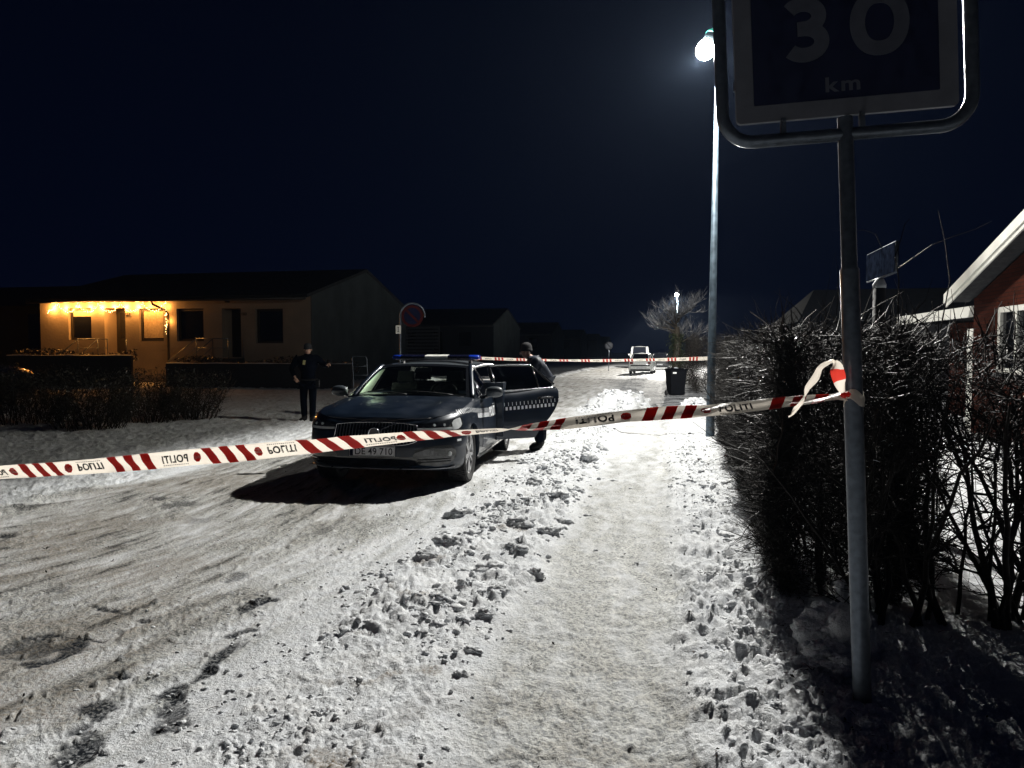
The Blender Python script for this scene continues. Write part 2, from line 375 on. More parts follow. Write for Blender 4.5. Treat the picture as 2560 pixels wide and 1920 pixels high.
def relief(x, y):
    w = CT*x-ST*y; s = ST*x+CT*y
    wob = .12*perlin(s*.55, w*.2+3, 50)+.07*perlin(s*1.9, w*.3, 51)
    ww = w+wob
    verge = smooth(-2.15, -1.55, ww)*(1-smooth(-1.05, -.78, ww))
    path = smooth(-.95, -.72, ww)*(1-smooth(-.02, .22, ww))
    rverge = smooth(-.05, .22, ww)*(1-smooth(1.2, 2.2, w))
    road = (1-smooth(-2.25, -1.9, ww))*smooth(-6.6, -6.2, ww+.3*perlin(s*.4, 0*s, 60))
    left = (1-smooth(-6.6, -6.2, ww))
    garden = smooth(1.4, 2.2, w)
    near = smooth(14, 4, y)
    # cobbly clods: two scales, domain-warped
    wx = x+.05*perlin(x*9, y*9, 3); wy = y+.05*perlin(x*9, y*9, 4)
    n1 = fbm(wx*3.2, wy*3.2, 4, 10, .55); n2 = fbm(wx*9, wy*9, 3, 20, .55); n3 = fbm(wx*24, wy*24, 3, 30, .6)
    cl1 = smooth(.08, .62, n1)*(.75+.35*n2); cl2 = smooth(.08, .75, n2); cl3 = np.clip(n3*.5+.2, 0, 1)
    patch = smooth(-.35, .25, fbm(x*.9, y*.9, 2, 80))
    z = .012*fbm(x*.5, y*.5, 3, 70)
    n4 = fbm(x*48, y*48, 2, 33, .6)*smooth(11, 6, y)
    far_ = smooth(3.2, 5.0, y)
    bil = np.abs(perlin(wx*7+3, wy*7, 201))+.55*np.abs(perlin(wx*15, wy*15+5, 202))+.32*np.abs(perlin(wx*31+7, wy*31, 203))
    bil2 = np.abs(perlin(wx*19+3, wy*19, 205))+.55*np.abs(perlin(wx*41, wy*41+5, 206))
    crumb = smooth(-.45, .35, perlin(x*1.7+3, y*1.7, 207))
    z = z+verge*(.068*bil*(.10+.90*far_)*(.25+.75*crumb)+.020*bil2)+rverge*(.040*bil*(.25+.75*crumb)*(.3+.7*smooth(9, 5, y))+.020*bil2)+.014*bil2*road*(.25+.75*crumb)*smooth(-4.8, -2.4, w)+path*.0045*bil2
    z = z+verge*(.012+(.026*cl1*(.8+.3*n2)+.02)*patch*(.3+.7*far_)+.014*cl2*(.3+.7*patch)*(.8+.35*n3)+.012*cl3)+.0028*n4*(.4+.9*verge+.7*rverge)
    trk = perlin(s*1.1, w*9+wob*14, 90)
    z = z-path*(.010+.004*trk)+path*(.007*n2+.0055*n3)
    # crust ripples across the path
    z = z+path*.006*np.clip(perlin(s*11+2*n1, w*2.2, 91), -.2, 1)
    lump_r = smooth(.35, -.4, perlin(s*.35+5, w*.5, 77))
    nearr = smooth(8.5, 5.0, y)
    z = z+rverge*(.03+.015*n2+(.007*cl1*(.8+.3*n2)+.006*cl2*(.8+.4*n3)+.012*cl3)*(.2+.95*nearr))
    z = z+garden*(.04+.02*n1)
    # road: packed ice, turning ruts, small grit
    th = R(28)*smooth(9, 3, y)+R(30)*smooth(0, -6, x)
    ru = x*np.cos(th)+y*np.sin(th)*1.0; rv = -x*np.sin(th)+y*np.cos(th)
    # streaks run along the street far off, and turn left close by
    ang = -TH+smooth(13.5, 3.0, y)*R(-18)+smooth(-1.5, -7, x)*R(-42)
    la = x*np.sin(-ang)+y*np.cos(ang); lb = x*np.cos(ang)-y*np.sin(-ang)
    st1 = fbm(lb*4.5, la*.8, 3, 101); st2 = fbm(lb*14, la*3.0, 3, 111)
    rough_patch = smooth(-.3, .5, fbm(x*.8+9, y*.8, 3, 120))
    z = z+road*(.010*st1+.004*st2+(.003+.007*rough_patch)*cl2+.007*cl3*(.4+rough_patch)-.012)
    z = z+left*(.03+.025*st1+.05*np.clip(n1, 0, 1)*smooth(-6.2, -7.5, ww)+.02*cl2)
    # bank on the far side of the road where the plough leaves it
    z = z+.13*np.exp(-((ww+6.75)/.28)**2)*(.6+.6*n1)*smooth(20, 26, s)
    # lone clods on road
    sc = smooth(.55, .95, fbm(wx*9.5+40, wy*9.5, 3, 140))
    z = z+(road*.022*smooth(-4.5, -2, w)+path*.012)*sc
    # footprints in the right verge
    for (fx, fy, fa, fl) in FEET:
        dx = x-fx; dy = y-fy; c = math.cos(fa); s_ = math.sin(fa); a = (dx*c+dy*s_)/fl; b = (-dx*s_+dy*c)/(.052)
        q = a*a+b*b
        m = q < 6
        z[m] = z[m]-.026*np.exp(-q[m]**2*.9)+.008*np.exp(-((np.sqrt(q[m])-1.35)/.3)**2)*(1+n2[m])
    # named heaps
    for (hx, hy, rx, ry, hh, sd) in HEAPS:
        q = ((x-hx)/rx)**2+((y-hy)/ry)**2; m = q < 2.2
        if m.any():
            nn = fbm(x[m]*7/max(rx*2.5, .6), y[m]*7/max(rx*2.5, .6), 4, sd)
            z[m] = z[m]+hh*smooth(0, 1, np.clip(1-q[m]*.8+.28*nn, 0, 1))*(1+.12*nn)
    ice = np.clip(road*(.60+.95*st1+.30*st2+.38*rough_patch*smooth(-1.8, -3.6, w)-.25*smooth(-3.2, -2.2, w)+.22*smooth(-2.8, -5.0, w))+path*(.62+.45*trk+.25*smooth(9, 4, y)+.45*n1+.25*n2-.25*smooth(8, 12, y))*1.0, 0, 1)
    ice = np.clip(ice+left*(.35+.5*st1), 0, 1)
    ice = ice*(1-.75*sc)
    dirt = np.clip(road*smooth(-1.9, -3.4, w)*(.10+.44*smooth(-.3, .6, fbm(x*.6, y*.6, 3, 150))+.14+.2*smooth(-.1, .6, st2))+path*.06+verge*.0+.40*smooth(5.2, 2.6, y)*smooth(-.05, .6, n1+.4*n2)*(road+verge+path), 0, 1)
    bare = np.zeros_like(x)
    wbx = .07*fbm(x*3.1, y*3.1, 3, 230); wby = .07*fbm(x*3.1+9, y*3.1, 3, 231)
    for (cx, cy, hl, hw, a_, st) in BLOBS:
        dx = x-cx+wbx; dy = y-cy+wby; c = math.cos(a_); s_ = math.sin(a_); a = np.abs(dx*c+dy*s_)/hl; b = np.abs(-dx*s_+dy*c)/hw
        q = np.maximum(a**2.5+b**2, 0)+.6*n2+.5*st2+.35*n3
        bare = np.maximum(bare, min(1.0, st*1.25)*smooth(1.5, .5, q))
    bare = np.maximum(bare, .75*smooth(.36, .85, st1+.35*st2)*road*smooth(-2.2, -3.4, w))
    # driveway beyond the hedge: scraped down to asphalt
    drive = smooth(20.5, 22.5, s+.8*n1)*(1-smooth(40, 46, s+1.5*n1))*smooth(-.9, .9, w+.6*n1+1.3+.095*(s-22))*(1-smooth(4.5, 6, w))
    bare = np.maximum(bare, drive*(.75+.5*perlin(w*.5, s*2.6, 160)))
    ver_dirt = np.clip(verge*smooth(.55, .85, fbm(x*2.1+4, y*2.1, 3, 170))*smooth(10, 6, y), 0, 1)
    dirt = np.clip(dirt+ver_dirt*.8, 0, 1)
    # tyre dark lines on the far road
    z = z-bare*.006
    return z, np.clip(ice, 0, 1), dirt, np.clip(bare, 0, 1)
FEET = []
for i in range(95):
    s_ = random.uniform(3.6, 12.5); w_ = random.uniform(.18, .72 if s_ > 4.5 else 1.0)
    p = WS(w_, s_); FEET.append((p.x, p.y, math.pi/2-TH+random.uniform(-.5, .5), random.uniform(.09, .14)))
for i in range(22):
    s_ = random.uniform(6, 13); w_ = random.uniform(-1.9, -1.0); p = WS(w_, s_); FEET.append((p.x, p.y, random.uniform(0, 3), .12))
def heap(x, y, wpx, h, sd, asp=1.0):
    p = G(x, y); r = wpx*p.y/F/2; return (p.x, p.y+r*asp*.5, r, r*asp, h, sd)
HEAPS = [heap(1555, 1022, 170, .40, 1, .9), heap(1742, 1038, 95, .34, 2, .9), heap(1500, 1030, 90, .12, 9), heap(1395, 1075, 70, .09, 10),
         heap(2050, 1690, 70, .10, 4), heap(2130, 1560, 60, .16, 5), heap(2110, 1720, 60, .07, 18)]
def add_wear(o, ice, dirt, bare):
    ca = o.data.color_attributes.new('wear', 'FLOAT_COLOR', 'POINT')
    c = np.ones((len(ice), 4), dtype=np.float32); c[:, 0] = ice; c[:, 1] = dirt; c[:, 2] = bare
    ca.data.foreach_set('color', c.ravel())
def build_ground():
    ys = [1.15]
    while ys[-1] < 3.0: ys.append(ys[-1]*1.0055)
    while ys[-1] < 75.0: ys.append(ys[-1]*1.0060)
    ys = np.array(ys); ts = np.linspace(-1.0, 1.0, 940)
    Yg, Tg = np.meshgrid(ys, ts, indexing='ij')
    Xg = Tg*(Yg*1.0+.9)
    x = Xg.ravel(); y = Yg.ravel()
    z, ice, dirt, bare = relief(x.copy(), y.copy())
    edge = np.maximum(smooth(.955, 1.0, np.abs(Tg)), np.maximum(smooth(1.22, 1.15, Yg), smooth(68, 75, Yg))).ravel()
    z = z*(1-edge)-.03*edge
    V = np.stack([x, y, z], 1); nr, nc = Yg.shape
    idx = np.arange(nr*nc).reshape(nr, nc)
    Fq = np.stack([idx[:-1, :-1], idx[:-1, 1:], idx[1:, 1:], idx[1:, :-1]], -1).reshape(-1, 4)
    cx = x[Fq].mean(1); cy = y[Fq].mean(1); w = CT*cx-ST*cy
    for nm, m in (('road', (w < -2.0) & (w > -6.3)), ('verge', (w >= -2.0) & (w < -.85)), ('footpath', (w >= -.85) & (w < .1)), ('snow_ground', (w >= .1) | (w <= -6.3))):
        f = Fq[m]; u, inv = np.unique(f, return_inverse=True); o = fast_mesh(nm, V[u], inv.reshape(f.shape), M['snow'], None, True)
        add_wear(o, ice[u], dirt[u], bare[u]); tag(o, kind='structure')
    # the far sheet, out to the horizon
    n = 120; g = np.sinh(np.linspace(-6.2, 6.2, n)); g = g/g.max()*900
    X2, Y2 = np.meshgrid(g, g+10, indexing='ij'); V2 = np.stack([X2.ravel(), Y2.ravel(), np.full(n*n, -.05)], 1)
    idx = np.arange(n*n).reshape(n, n); F2 = np.stack([idx[:-1, :-1], idx[1:, :-1], idx[1:, 1:], idx[:-1, 1:]], -1).reshape(-1, 4)
    o = fast_mesh('ground', V2, F2, M['snow'], None, True); add_wear(o, np.full(n*n, .35), np.full(n*n, .1), np.zeros(n*n)); tag(o, kind='structure')
build_ground()
def ground_z(x, y): return float(relief(np.array([x], dtype=float), np.array([y], dtype=float))[0][0])

# ------------------------------------------------------------------ street lamps
def street_lamp(base, top, r0, r1, label, far=False, power=800, tiltx=-.12):
    H = top.z
    e = empty('street_lamp', (base.x, base.y, 0), (0, 0, 0), label, 'street lamp', 'street lamps along the footpath')
    d = Vector((top.x-base.x, top.y-base.y, 0))
    MB().tube([Vector((0, 0, -.1)), Vector((0, 0, 1.2)) + d*(1.2/H), Vector((0, 0, H))+d], [r0, r0*.94, r1], 16).build('mast', M['mast'], e, True)
    if not far:
        MB().box((r0*.1, -r0*.96, .75), (.09, .02, .3)).build('service_door', M['mast'], e)
    hd = Vector((0, 0, H))+d
    # neck, cap and bowl: axis leans to the road
    ax = (Vector((-.46, -.18, -.86)) if far else Vector((-.58, -.03, -.81))).normalized(); q = ax.to_track_quat('Z', 'Y').to_matrix().to_4x4()
    T0 = hd+(Vector((-.02, 0, .30)) if far else Vector((-.05, 0, .40))); Mx = Matrix.Translation(T0) @ q
    MB().tube([hd-Vector((0, 0, .1)), hd+Vector((0.03, 0, .10)), T0+Vector((.02, 0, -.02))], [r1, r1*.9, r1*.7], 10).build('neck', M['mast'], e, True)
    MB().lathe([(0.001, -.10), (.07, -.095), (.14, -.06), (.175, 0), (.18, .03), (.17, .035), (.06, .03)], 24, Mx).build('lamp_cap', M['teal'] if not far else M['mast'], e, True)
    MB().lathe([(.15, .20), (.165, .27), (.155, .36), (.11, .43), (.05, .465), (0.001, .47)] if not far else [(.165, .045), (.17, .12), (.15, .22), (.10, .29), (.04, .32), (0.001, .325)], 24, Mx).build('lamp_bowl', M['bulb2'] if far else M['bulb'], e, True)
    if not far: MB().lathe([(.172, .036), (.165, .10), (.152, .20), (.14, .20)], 24, Mx).build('lamp_housing', M['mast'], e, True)
    L = bpy.data.lights.new('lamp_light', 'POINT'); L.energy = power; L.shadow_soft_size = .05; L.color = (1.0, .98, .93) if not far else (1.0, .96, .88)
    lo = bpy.data.objects.new('lamp_light', L); COL.objects.link(lo); lo.parent = e; lo.location = Mx @ Vector((0, 0, .52 if not far else .42)); lo.rotation_euler = (0, 0, -TH)
    optic(L, 1.02, 1.32, .22)
    return e
LB = G(1775, 1097); LT = px(1794, 148, LB.y)
street_lamp(LB, LT, .082, .034, 'tall grey lamp post at the hedge corner with its lamp lit bright white', power=2850)
L2 = px(1694, 742, 66); street_lamp(Vector((L2.x, L2.y, 0)), L2, .08, .035, 'distant lit lamp post rising out of the bare tree', True, 5200)

# ------------------------------------------------------------------ speed sign on its post
def rounded_rect(hw, z0, z1, r, n=6):
    pts = []
    for cx, cz, a0 in ((hw-r, z0+r, -90), (hw-r, z1-r, 0), (-hw+r, z1-r, 90), (-hw+r, z0+r, 180)):
        for k in range(n+1):
            a = R(a0+90*k/n); pts.append((cx+r*math.cos(a), cz+r*math.sin(a)))
    return pts
SB = G(2157, 1792)
ss = empty('road_sign', (SB.x, SB.y, 0), (0, R(-2.7), R(-8)), 'blue road sign reading 30 km in a steel tube frame on a round post', 'road sign')
MB().tube([(0, 0, -.15), (0, 0, 1.945), (0, 0, 1.955)], [.0385, .0385, .0385], 28).build('post', M['galv'], ss, True, 40)
MB().tube([(0, 0, 1.95), (0, 0, 1.965), (0, 0, 2.60)], [.0385, .0315, .031], 28).build('upper_post', M['galv'], ss, True, 40)
ZT = 2.528
fr = rounded_rect(.505, ZT, ZT+1.45, .130, 8); MB().tube([(x, 0, z) for x, z in fr], .0275, 14, closed=True).build('tube_frame', M['galv'], ss, True)
def plate(poly, y0, y1, name, m, parent): return MB().prism([(x, 0, z) for x, z in poly], (0, y0, 0), (0, y1, 0)).build(name, m, parent)
pr = rounded_rect(.448, ZT+.078, ZT+1.37, .02, 4)
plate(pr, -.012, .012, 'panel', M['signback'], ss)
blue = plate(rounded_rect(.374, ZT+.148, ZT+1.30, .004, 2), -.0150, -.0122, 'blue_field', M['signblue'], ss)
def sign_text(t, cx, z0, h, w, y, off, name, m, parent, sp=1.0):
    vs, fs, asp = text_mesh(t, off, 8, sp)
    n_ = len(vs); mb = MB()
    mb.add([Vector((cx+v.x*w, y, z0+(v.y+.5)*h)) for v in vs], fs); return mb.build(name, m, parent)
def arc_digits():
    """30 in round road lettering, as stroked shapes"""
    mb = MB(); st = .060
    def stroke(pts, closed=False, dy=0.0):
        P = [Vector((p[0], 0, p[1])) for p in pts]; n = len(P); vs = []
        for i in range(n):
            a = P[i-1] if (i > 0 or closed) else P[i]; b = P[(i+1) % n] if (i < n-1 or closed) else P[i]
            t = (b-a).normalized(); nn = Vector((-t.z, 0, t.x))*st/2
            for yy in (-.0175-dy, -.0152-dy): vs += [P[i]-nn+Vector((0, yy, 0)), P[i]+nn+Vector((0, yy, 0))]
        fs = []
        for i in range(n if closed else n-1):
            j = (i+1) % n; a = i*4; b = j*4
            fs += [(a, a+1, b+1, b), (a+2, b+2, b+3, a+3), (a, b, b+2, a+2), (a+1, a+3, b+3, b+1)]
        if not closed: fs += [(0, 2, 3, 1), ((n-1)*4, (n-1)*4+1, (n-1)*4+3, (n-1)*4+2)]
        mb.add(vs, fs)
    z0 = ZT+.312; H = .275
    # zero
    cx, cz, rx, rz = .143, z0+H/2, .088, H/2-st/2
    stroke([(cx+rx*abs(math.cos(a))**.85*(1 if math.cos(a) >= 0 else -1), cz+rz*math.sin(a)) for a in [2*math.pi*k/40 for k in range(40)]], True)
    # three
    cx = -.160; r1 = .0515; r2 = .055; st2_ = st/2; c2 = z0+r2+st2_; c1 = c2+r2+r1-.0
    p = [(cx-.004+r1*1.28*math.cos(R(a)), c1+r1*math.sin(R(a))) for a in range(145, -86, -11)]
    stroke(p+[(cx-.026, c1-r1)])
    p = [(cx+r2*1.30*math.cos(R(a)), c2+r2*math.sin(R(a))) for a in range(88, -150, -11)]
    stroke([(cx-.026, c2+r2)]+p, False, .0008)
    return mb.build('number', M['signnum'], ss)
arc_digits()
sign_text('km', -.010, ZT+.178, .062, .140, -.0162, .025, 'unit_text', M['signnum'], ss, 1.25)
for cx in (-.255, .065):
    MB().box((cx, -.006, ZT+.055), (.022, .02, .065)).tube([(cx, -.02, ZT+.075), (cx, -.03, ZT+.075)], .008, 8).build('bracket', M['galv'], ss)
MB().box((0, .02, ZT+.7), (.9, .025, .04)).box((0, .02, ZT+.25), (.9, .025, .04)).build('rail', M['galv'], ss)

# ------------------------------------------------------------------ barrier tape
# (pixel column as running coordinate, pixel row of the centre, distance, roll in degrees)
TP = [(-420, 1196, 4.6, 25), (-200, 1190, 4.3, 25), (0, 1181, 4.0, 24), (120, 1174, 3.85, 22), (253, 1164, 3.7, 18), (370, 1154, 3.62, 14), (470, 1144, 3.55, 12), (600, 1133, 3.5, 14), (723, 1121, 3.45, 22), (800, 1114, 3.43, 32),
      (868, 1106, 3.4, 40), (985, 1096, 3.38, 50), (1085, 1087, 3.36, 58), (1172, 1080, 3.34, 65), (1250, 1075, 3.33, 75), (1300, 1071, 3.32, 97), (1380, 1063, 3.31, 113), (1480, 1050, 3.3, 125), (1580, 1039, 3.29, 131), (1680, 1032, 3.28, 128),
      (1765, 1026, 3.27, 122), (1850, 1018, 3.26, 120), (1940, 1008, 3.25, 120), (2030, 998, 3.23, 112), (2087, 991, 3.21, 106), (2112, 988, 3.20, 120), (2135, 985, 3.19, 140)]
TPa = np.array(TP, dtype=float)
def cub(arr, x):
    """smooth interpolation over column 0"""
    xs = arr[:, 0]; i = int(np.clip(np.searchsorted(xs, x)-1, 0, len(xs)-2)); t = (x-xs[i])/(xs[i+1]-xs[i])
    p1 = arr[i]; p2 = arr[i+1]; p0 = arr[max(i-1, 0)]; p3 = arr[min(i+2, len(xs)-1)]
    m1 = (p2-p0)/max(p2[0]-p0[0], 1e-6)*(xs[i+1]-xs[i]); m2 = (p3-p1)/max(p3[0]-p1[0], 1e-6)*(xs[i+1]-xs[i])
    return (2*t**3-3*t**2+1)*p1+(t**3-2*t**2+t)*m1+(-2*t**3+3*t**2)*p2+(t**3-t**2)*m2
TW = .082
def tape_pt(u, v, off=0.0, arr=TPa, width=TW, wr=1.0):
    a = cub(arr, u); b = cub(arr, u+2.0); P = px(u, a[1], a[2]); Q = px(u+2, b[1], b[2])
    T = (Q-P).normalized(); U = Vector((0, 0, 1)); U = (U-T*U.dot(T)).normalized(); N = T.cross(U)   # N points away from the camera side
    ro = R(a[3]+wr*(2.0*math.sin(u*.011)+1.5*math.sin(u*.027+1)))
    D = U*math.cos(ro)+N*math.sin(ro); NN = T.cross(D)
    sag = .0035*wr*math.sin(u*.05+v*2)*math.sin(u*.013)*(1 if abs(v) < .9 else .4)+.0025*wr*math.sin(v*4+u*.02)
    return P+D*(v*width/2)+NN*(sag+off)
tape = empty('barrier_tape', px(2135, 985, 3.2), (0, 0, 0), 'wide red and white police tape stretched across the foreground and knotted to the sign post', 'barrier tape', 'police barrier tapes')
TO = tape.location.copy()
STRIP = dict(mb=MB(), mats=[], idx=[])
def tape_part(name, m, pieces, off2=True, arr=TPa, width=TW, parent=None, origin=TO, wr=1.0, offs=.0006):
    """pieces: list of (verts(u,v), faces); the print is surface pattern and stays in the strip's own mesh"""
    mb = STRIP['mb']
    if m not in STRIP['mats']: STRIP['mats'].append(m)
    for vs, fs in pieces:
        for off in ((offs, -offs) if off2 else (0,)):
            mb.add([tape_pt(u, v, off, arr, width, wr)-origin for u, v in vs], fs); STRIP['idx'] += [STRIP['mats'].index(m)]*len(fs)
def tape_done(parent):
    o = link_mesh('tape_strip', STRIP['mb'].v, STRIP['mb'].f, STRIP['mats'], parent, True, STRIP['idx'])
    STRIP.update(mb=MB(), mats=[], idx=[]); return o
def ribbon(u0, u1, du=9, nv=7):
    n = int((u1-u0)/du)+1; vs = []; fs = []
    for i in range(n+1):
        for j in range(nv): vs.append((u0+(u1-u0)*i/n, -1+2*j/(nv-1)))
    for i in range(n):
        for j in range(nv-1): fs.append((i*nv+j, (i+1)*nv+j, (i+1)*nv+j+1, i*nv+j+1))
    return vs, fs
tape_part('tape_strip', M['tape'], [ribbon(-420, 2135)], False)
BARG = [(-190, -70), (52, 157), (273, 392), (507, 635), (745, 905), (1012, 1150), (1290, 1415), (1600, 1745), (1915, 2075)]
bars = []
for g0, g1 in BARG:
    wb_ = (g1-g0)/3.0; flat = .53*wb_; lean = .22*wb_+5 if g0 < 500 else .5*wb_
    if g0 > 1280: lean = .45*wb_; flat = .6*wb_
    for k in range(3):
        a = g0+k*wb_; vs = []; fs = []; nv = 7; nu = 5
        for i in range(nu):
            for j in range(nv):
                v = -1+2*j/(nv-1); vs.append((a+flat*i/(nu-1)+lean*(1-(v+1)/2), v*1.003))
        for i in range(nu-1):
            for j in range(nv-1): fs.append((i*nv+j, (i+1)*nv+j, (i+1)*nv+j+1, i*nv+j+1))
        bars.append((vs, fs))
tape_part('red_bars', M['tapered'], bars)
def octagon(cu, hu):
    vs = [(cu, 0)]+[(cu+hu*math.cos(R(22.5+45*k))*1.05, .62*math.sin(R(22.5+45*k))) for k in range(8)]
    return vs, [(0, 1+k, 1+(k+1) % 8) for k in range(8)]
OCT = [(35, 9), (172, 9), (493, 9), (647, 9.5), (1003, 11), (1166, 12), (1565, 13), (1765, 13)]
tape_part('stop_symbol', M['tapered'], [octagon(c, h) for c, h in OCT], offs=.0010)
PV, PF, _ = text_mesh('POLITI', .03, 3, 1.1); SV, SF, _ = text_mesh('STOP', .02, 2, 1.0)
def tape_text(u0, u1, mirror, flip, V=PV, Fc=PF, hv=.48, cv=0.0):
    c = (u0+u1)/2; w = u1-u0
    return [(c+(-v.x if mirror else v.x)*w, cv+(-v.y if flip else v.y)*2*hv) for v in V], Fc
tape_part('stop_text', M['tape'], [tape_text(c-h*.8, c+h*.8, False, True, SV, SF, .17) for c, h in OCT], offs=.0014)
TXT = [(-40, 16, True, False), (195, 258, False, True), (405, 470, True, False), (671, 741, False, True), (888+24, 990, True, False), (1190, 1245, False, True), (1440, 1535, True, False), (1797, 1880, False, True)]
tape_part('tape_lettering', M['tapeink'], [tape_text(*t) for t in TXT], offs=.0010)
fine = []
for (a, b, mi, fl) in TXT:
    vs = []; vv = .72 if fl else -.72
    n = 14; fs = []
    for k in range(n):
        ua = a+(b-a)*(k/n); ub = ua+(b-a)/n*.7; q = len(vs); vs += [(ua, vv-.05), (ub, vv-.05), (ub, vv+.03), (ua, vv+.03)]; fs.append((q, q+1, q+2, q+3))
    fine.append((vs, fs))
tape_part('fine_print', M['fencew'], fine, offs=.0010)
tape_done(tape)
# wrap round the post, knot, loop and loose end
def free_ribbon(pts, name, m, nv=5, split=None, parent=tape):
    """pts: (px, py, Y, half width in m, roll deg)"""
    A = np.array([(i, *p) for i, p in enumerate(pts)], dtype=float); n = (len(pts)-1)*6; mb = MB(); vs = []
    for i in range(n+1):
        t = i/6; a = cub(A, min(t, len(pts)-1-1e-6)); b = cub(A, min(t+.05, len(pts)-1)); a0 = cub(A, max(t-.05, 0))
        P = px(a[1], a[2], a[3]); T = (px(b[1], b[2], b[3])-px(a0[1], a0[2], a0[3])).normalized(); S = T.cross(Vector((0, 1, 0)))
        S = S.normalized() if S.length > .05 else Vector((1, 0, 0)); N = T.cross(S); ro = R(a[5]); D = S*math.cos(ro)+N*math.sin(ro)
        for j in range(nv):
            v = -1+2*j/(nv-1); vs.append(P+D*v*a[4]+T.cross(D)*(.006*math.sin(v*3+t*2))-TO)
    fa, fb = [], []
    for i in range(n):
        for j in range(nv-1):
            f = (i*nv+j, (i+1)*nv+j, (i+1)*nv+j+1, i*nv+j+1)
            (fb if split and any(s0 <= i/6 < s1 for s0, s1 in split) else fa).append(f)
    o = MB(); o.v = vs; o.f = fa+fb
    me = o.build(name, m if isinstance(m, list) else [m], parent, True)
    if split: me.data.polygons.foreach_set('material_index', [0]*len(fa)+[1]*len(fb))
    return me
YP = SB.y
loop = [(2112, 986, YP-.06, .008, 20), (2106, 972, YP-.06, .018, 10), (2098, 952, YP-.07, .027, 0), (2094, 932, YP-.07, .029, -10), (2092, 915, YP-.06, .022, -30), (2086, 902, YP-.05, .010, -60), (2078, 903, YP-.06, .008, -50),
        (2060, 915, YP-.08, .014, -30), (2045, 930, YP-.09, .020, -20), (2032, 950, YP-.10, .024, -35), (2022, 970, YP-.10, .024, -45), (2012, 990, YP-.09, .014, -60), (2002, 1006, YP-.09, .010, -30), (1990, 1023, YP-.08, .010, 0), (1978, 1038, YP-.08, .004, 30), (1972, 1043, YP-.08, .003, 30)]
free_ribbon(loop, 'loose_end', [M['tape'], M['tapered']], 5, [(1.9, 3.5)])
ring = MB()
def wrap(i, j):
    a = R(-200+400*i); z = 1.405+.016*math.sin(a*2)+(j-.5)*.048*(1+.25*math.sin(a*3)); r = .041+.002*math.sin(a*5+j*6)
    c = Vector((0, 0, z)); v = Matrix.Rotation(R(-2.7), 3, 'Y') @ c
    return Vector((SB.x, SB.y, 0))+v+Vector((r*math.cos(a), r*math.sin(a), 0))-TO
ring.grid(wrap, 48, 6).build('post_wrap', M['tape'], tape, True)
kn = MB()
kn.lathe([(.001, -.022), (.010, -.016), (.014, -.004), (.009, .004), (.013, .013), (.006, .02), (.001, .024)], 12, Matrix.Translation(px(2113, 987, YP-.06)-TO) @ Matrix.Rotation(R(80), 4, 'Y')).build('knot', M['tapered'], tape, True)

# far tape: no-parking post to lamp post
NP = px(1000, 893, 17.0)
TP2 = np.array([(1001, 893, 17.0, 15), (1100, 894.5, 16.5, 30), (1210, 896, 16.0, 40), (1300, 899, 15.6, 50), (1400, 901, 15.2, 60), (1500, 901.5, 14.8, 50), (1600, 900, 14.4, 60), (1700, 898, 14.0, 40), (1772, 896, 13.78, 30)], dtype=float)
t2 = empty('barrier_tape', px(1772, 896, 13.78), (0, 0, 0), 'far strand of police tape running from the no parking post to the lamp post', 'barrier tape', 'police barrier tapes')
O2 = t2.location.copy()
tape_part('tape_strip', M['tape'], [ribbon(1001, 1772, 12, 4)], False, TP2, TW, t2, O2, .4)
b2 = []
u = 1020
while u < 1765:
    for k in range(3):
        a = u+k*8.5; b2.append(([(a, -1.01), (a+4.6, -1.01), (a+6.6, 1.01), (a+2, 1.01)], [(0, 1, 2, 3)]))
    u += 54
tape_part('red_bars', M['tapered'], b2, True, TP2, TW, t2, O2, .4, .004)
tape_part('tape_lettering', M['tapeink'], [tape_text(1020+54*k+31, 1020+54*k+47, k % 2 == 0, k % 2 == 1) for k in range(13)], True, TP2, TW, t2, O2, .4, .004)
tape_done(t2)

# ------------------------------------------------------------------ no parking sign
nb = Vector((NP.x, NP.y, 0))
ns = empty('no_parking_sign', nb, (0, 0, 0), 'round red and blue no parking sign hanging from a curved pole behind the patrol car', 'road sign')
zc = px(1031, 789, 17).z; xc = px(1031, 789, 17).x-nb.x; rr = .262
path = [(0, 0, -.1), (.0, 0, 1.2), (.012, 0, zc-.25)]+[(xc-(rr+.02)*math.cos(R(a))*1.0, 0, zc+.0+(rr+.02)*math.sin(R(a))) for a in range(0, 181, 12)]+[(xc+rr+.02, 0, zc-.04)]
MB().tube(path, .021, 10).build('pole', M['galv'], ns, True)
def disc(r, y, name, m, n=40, y2=None):
    return MB().prism([(xc+r*math.cos(2*math.pi*k/n), 0, zc-.012+r*math.sin(2*math.pi*k/n)) for k in range(n)], (0, y, 0), (0, y2 if y2 is not None else y+.004, 0)).build(name, m, ns)
disc(.25, -.03, 'disc', M['signred'], y2=-.02); disc(.19, -.034, 'blue_disc', M['signnavy'], y2=-.0305)
MB().box((xc, -.036, zc-.012), (.40, .003, .05), (0, R(45), 0)).build('slash', M['signred'], ns)
MB().box((-.03, -.03, px(1000, 824, 17).z), (.115, .008, .19)).build('arrow_plate', M['whitewood'], ns)
za = px(1000, 824, 17).z
MB().box((-.03, -.036, za), (.014, .003, .11)).box((-.03, -.036, za+.05), (.04, .003, .012)).box((-.03, -.036, za-.05), (.04, .003, .012)).build('arrow', M['ink'], ns)

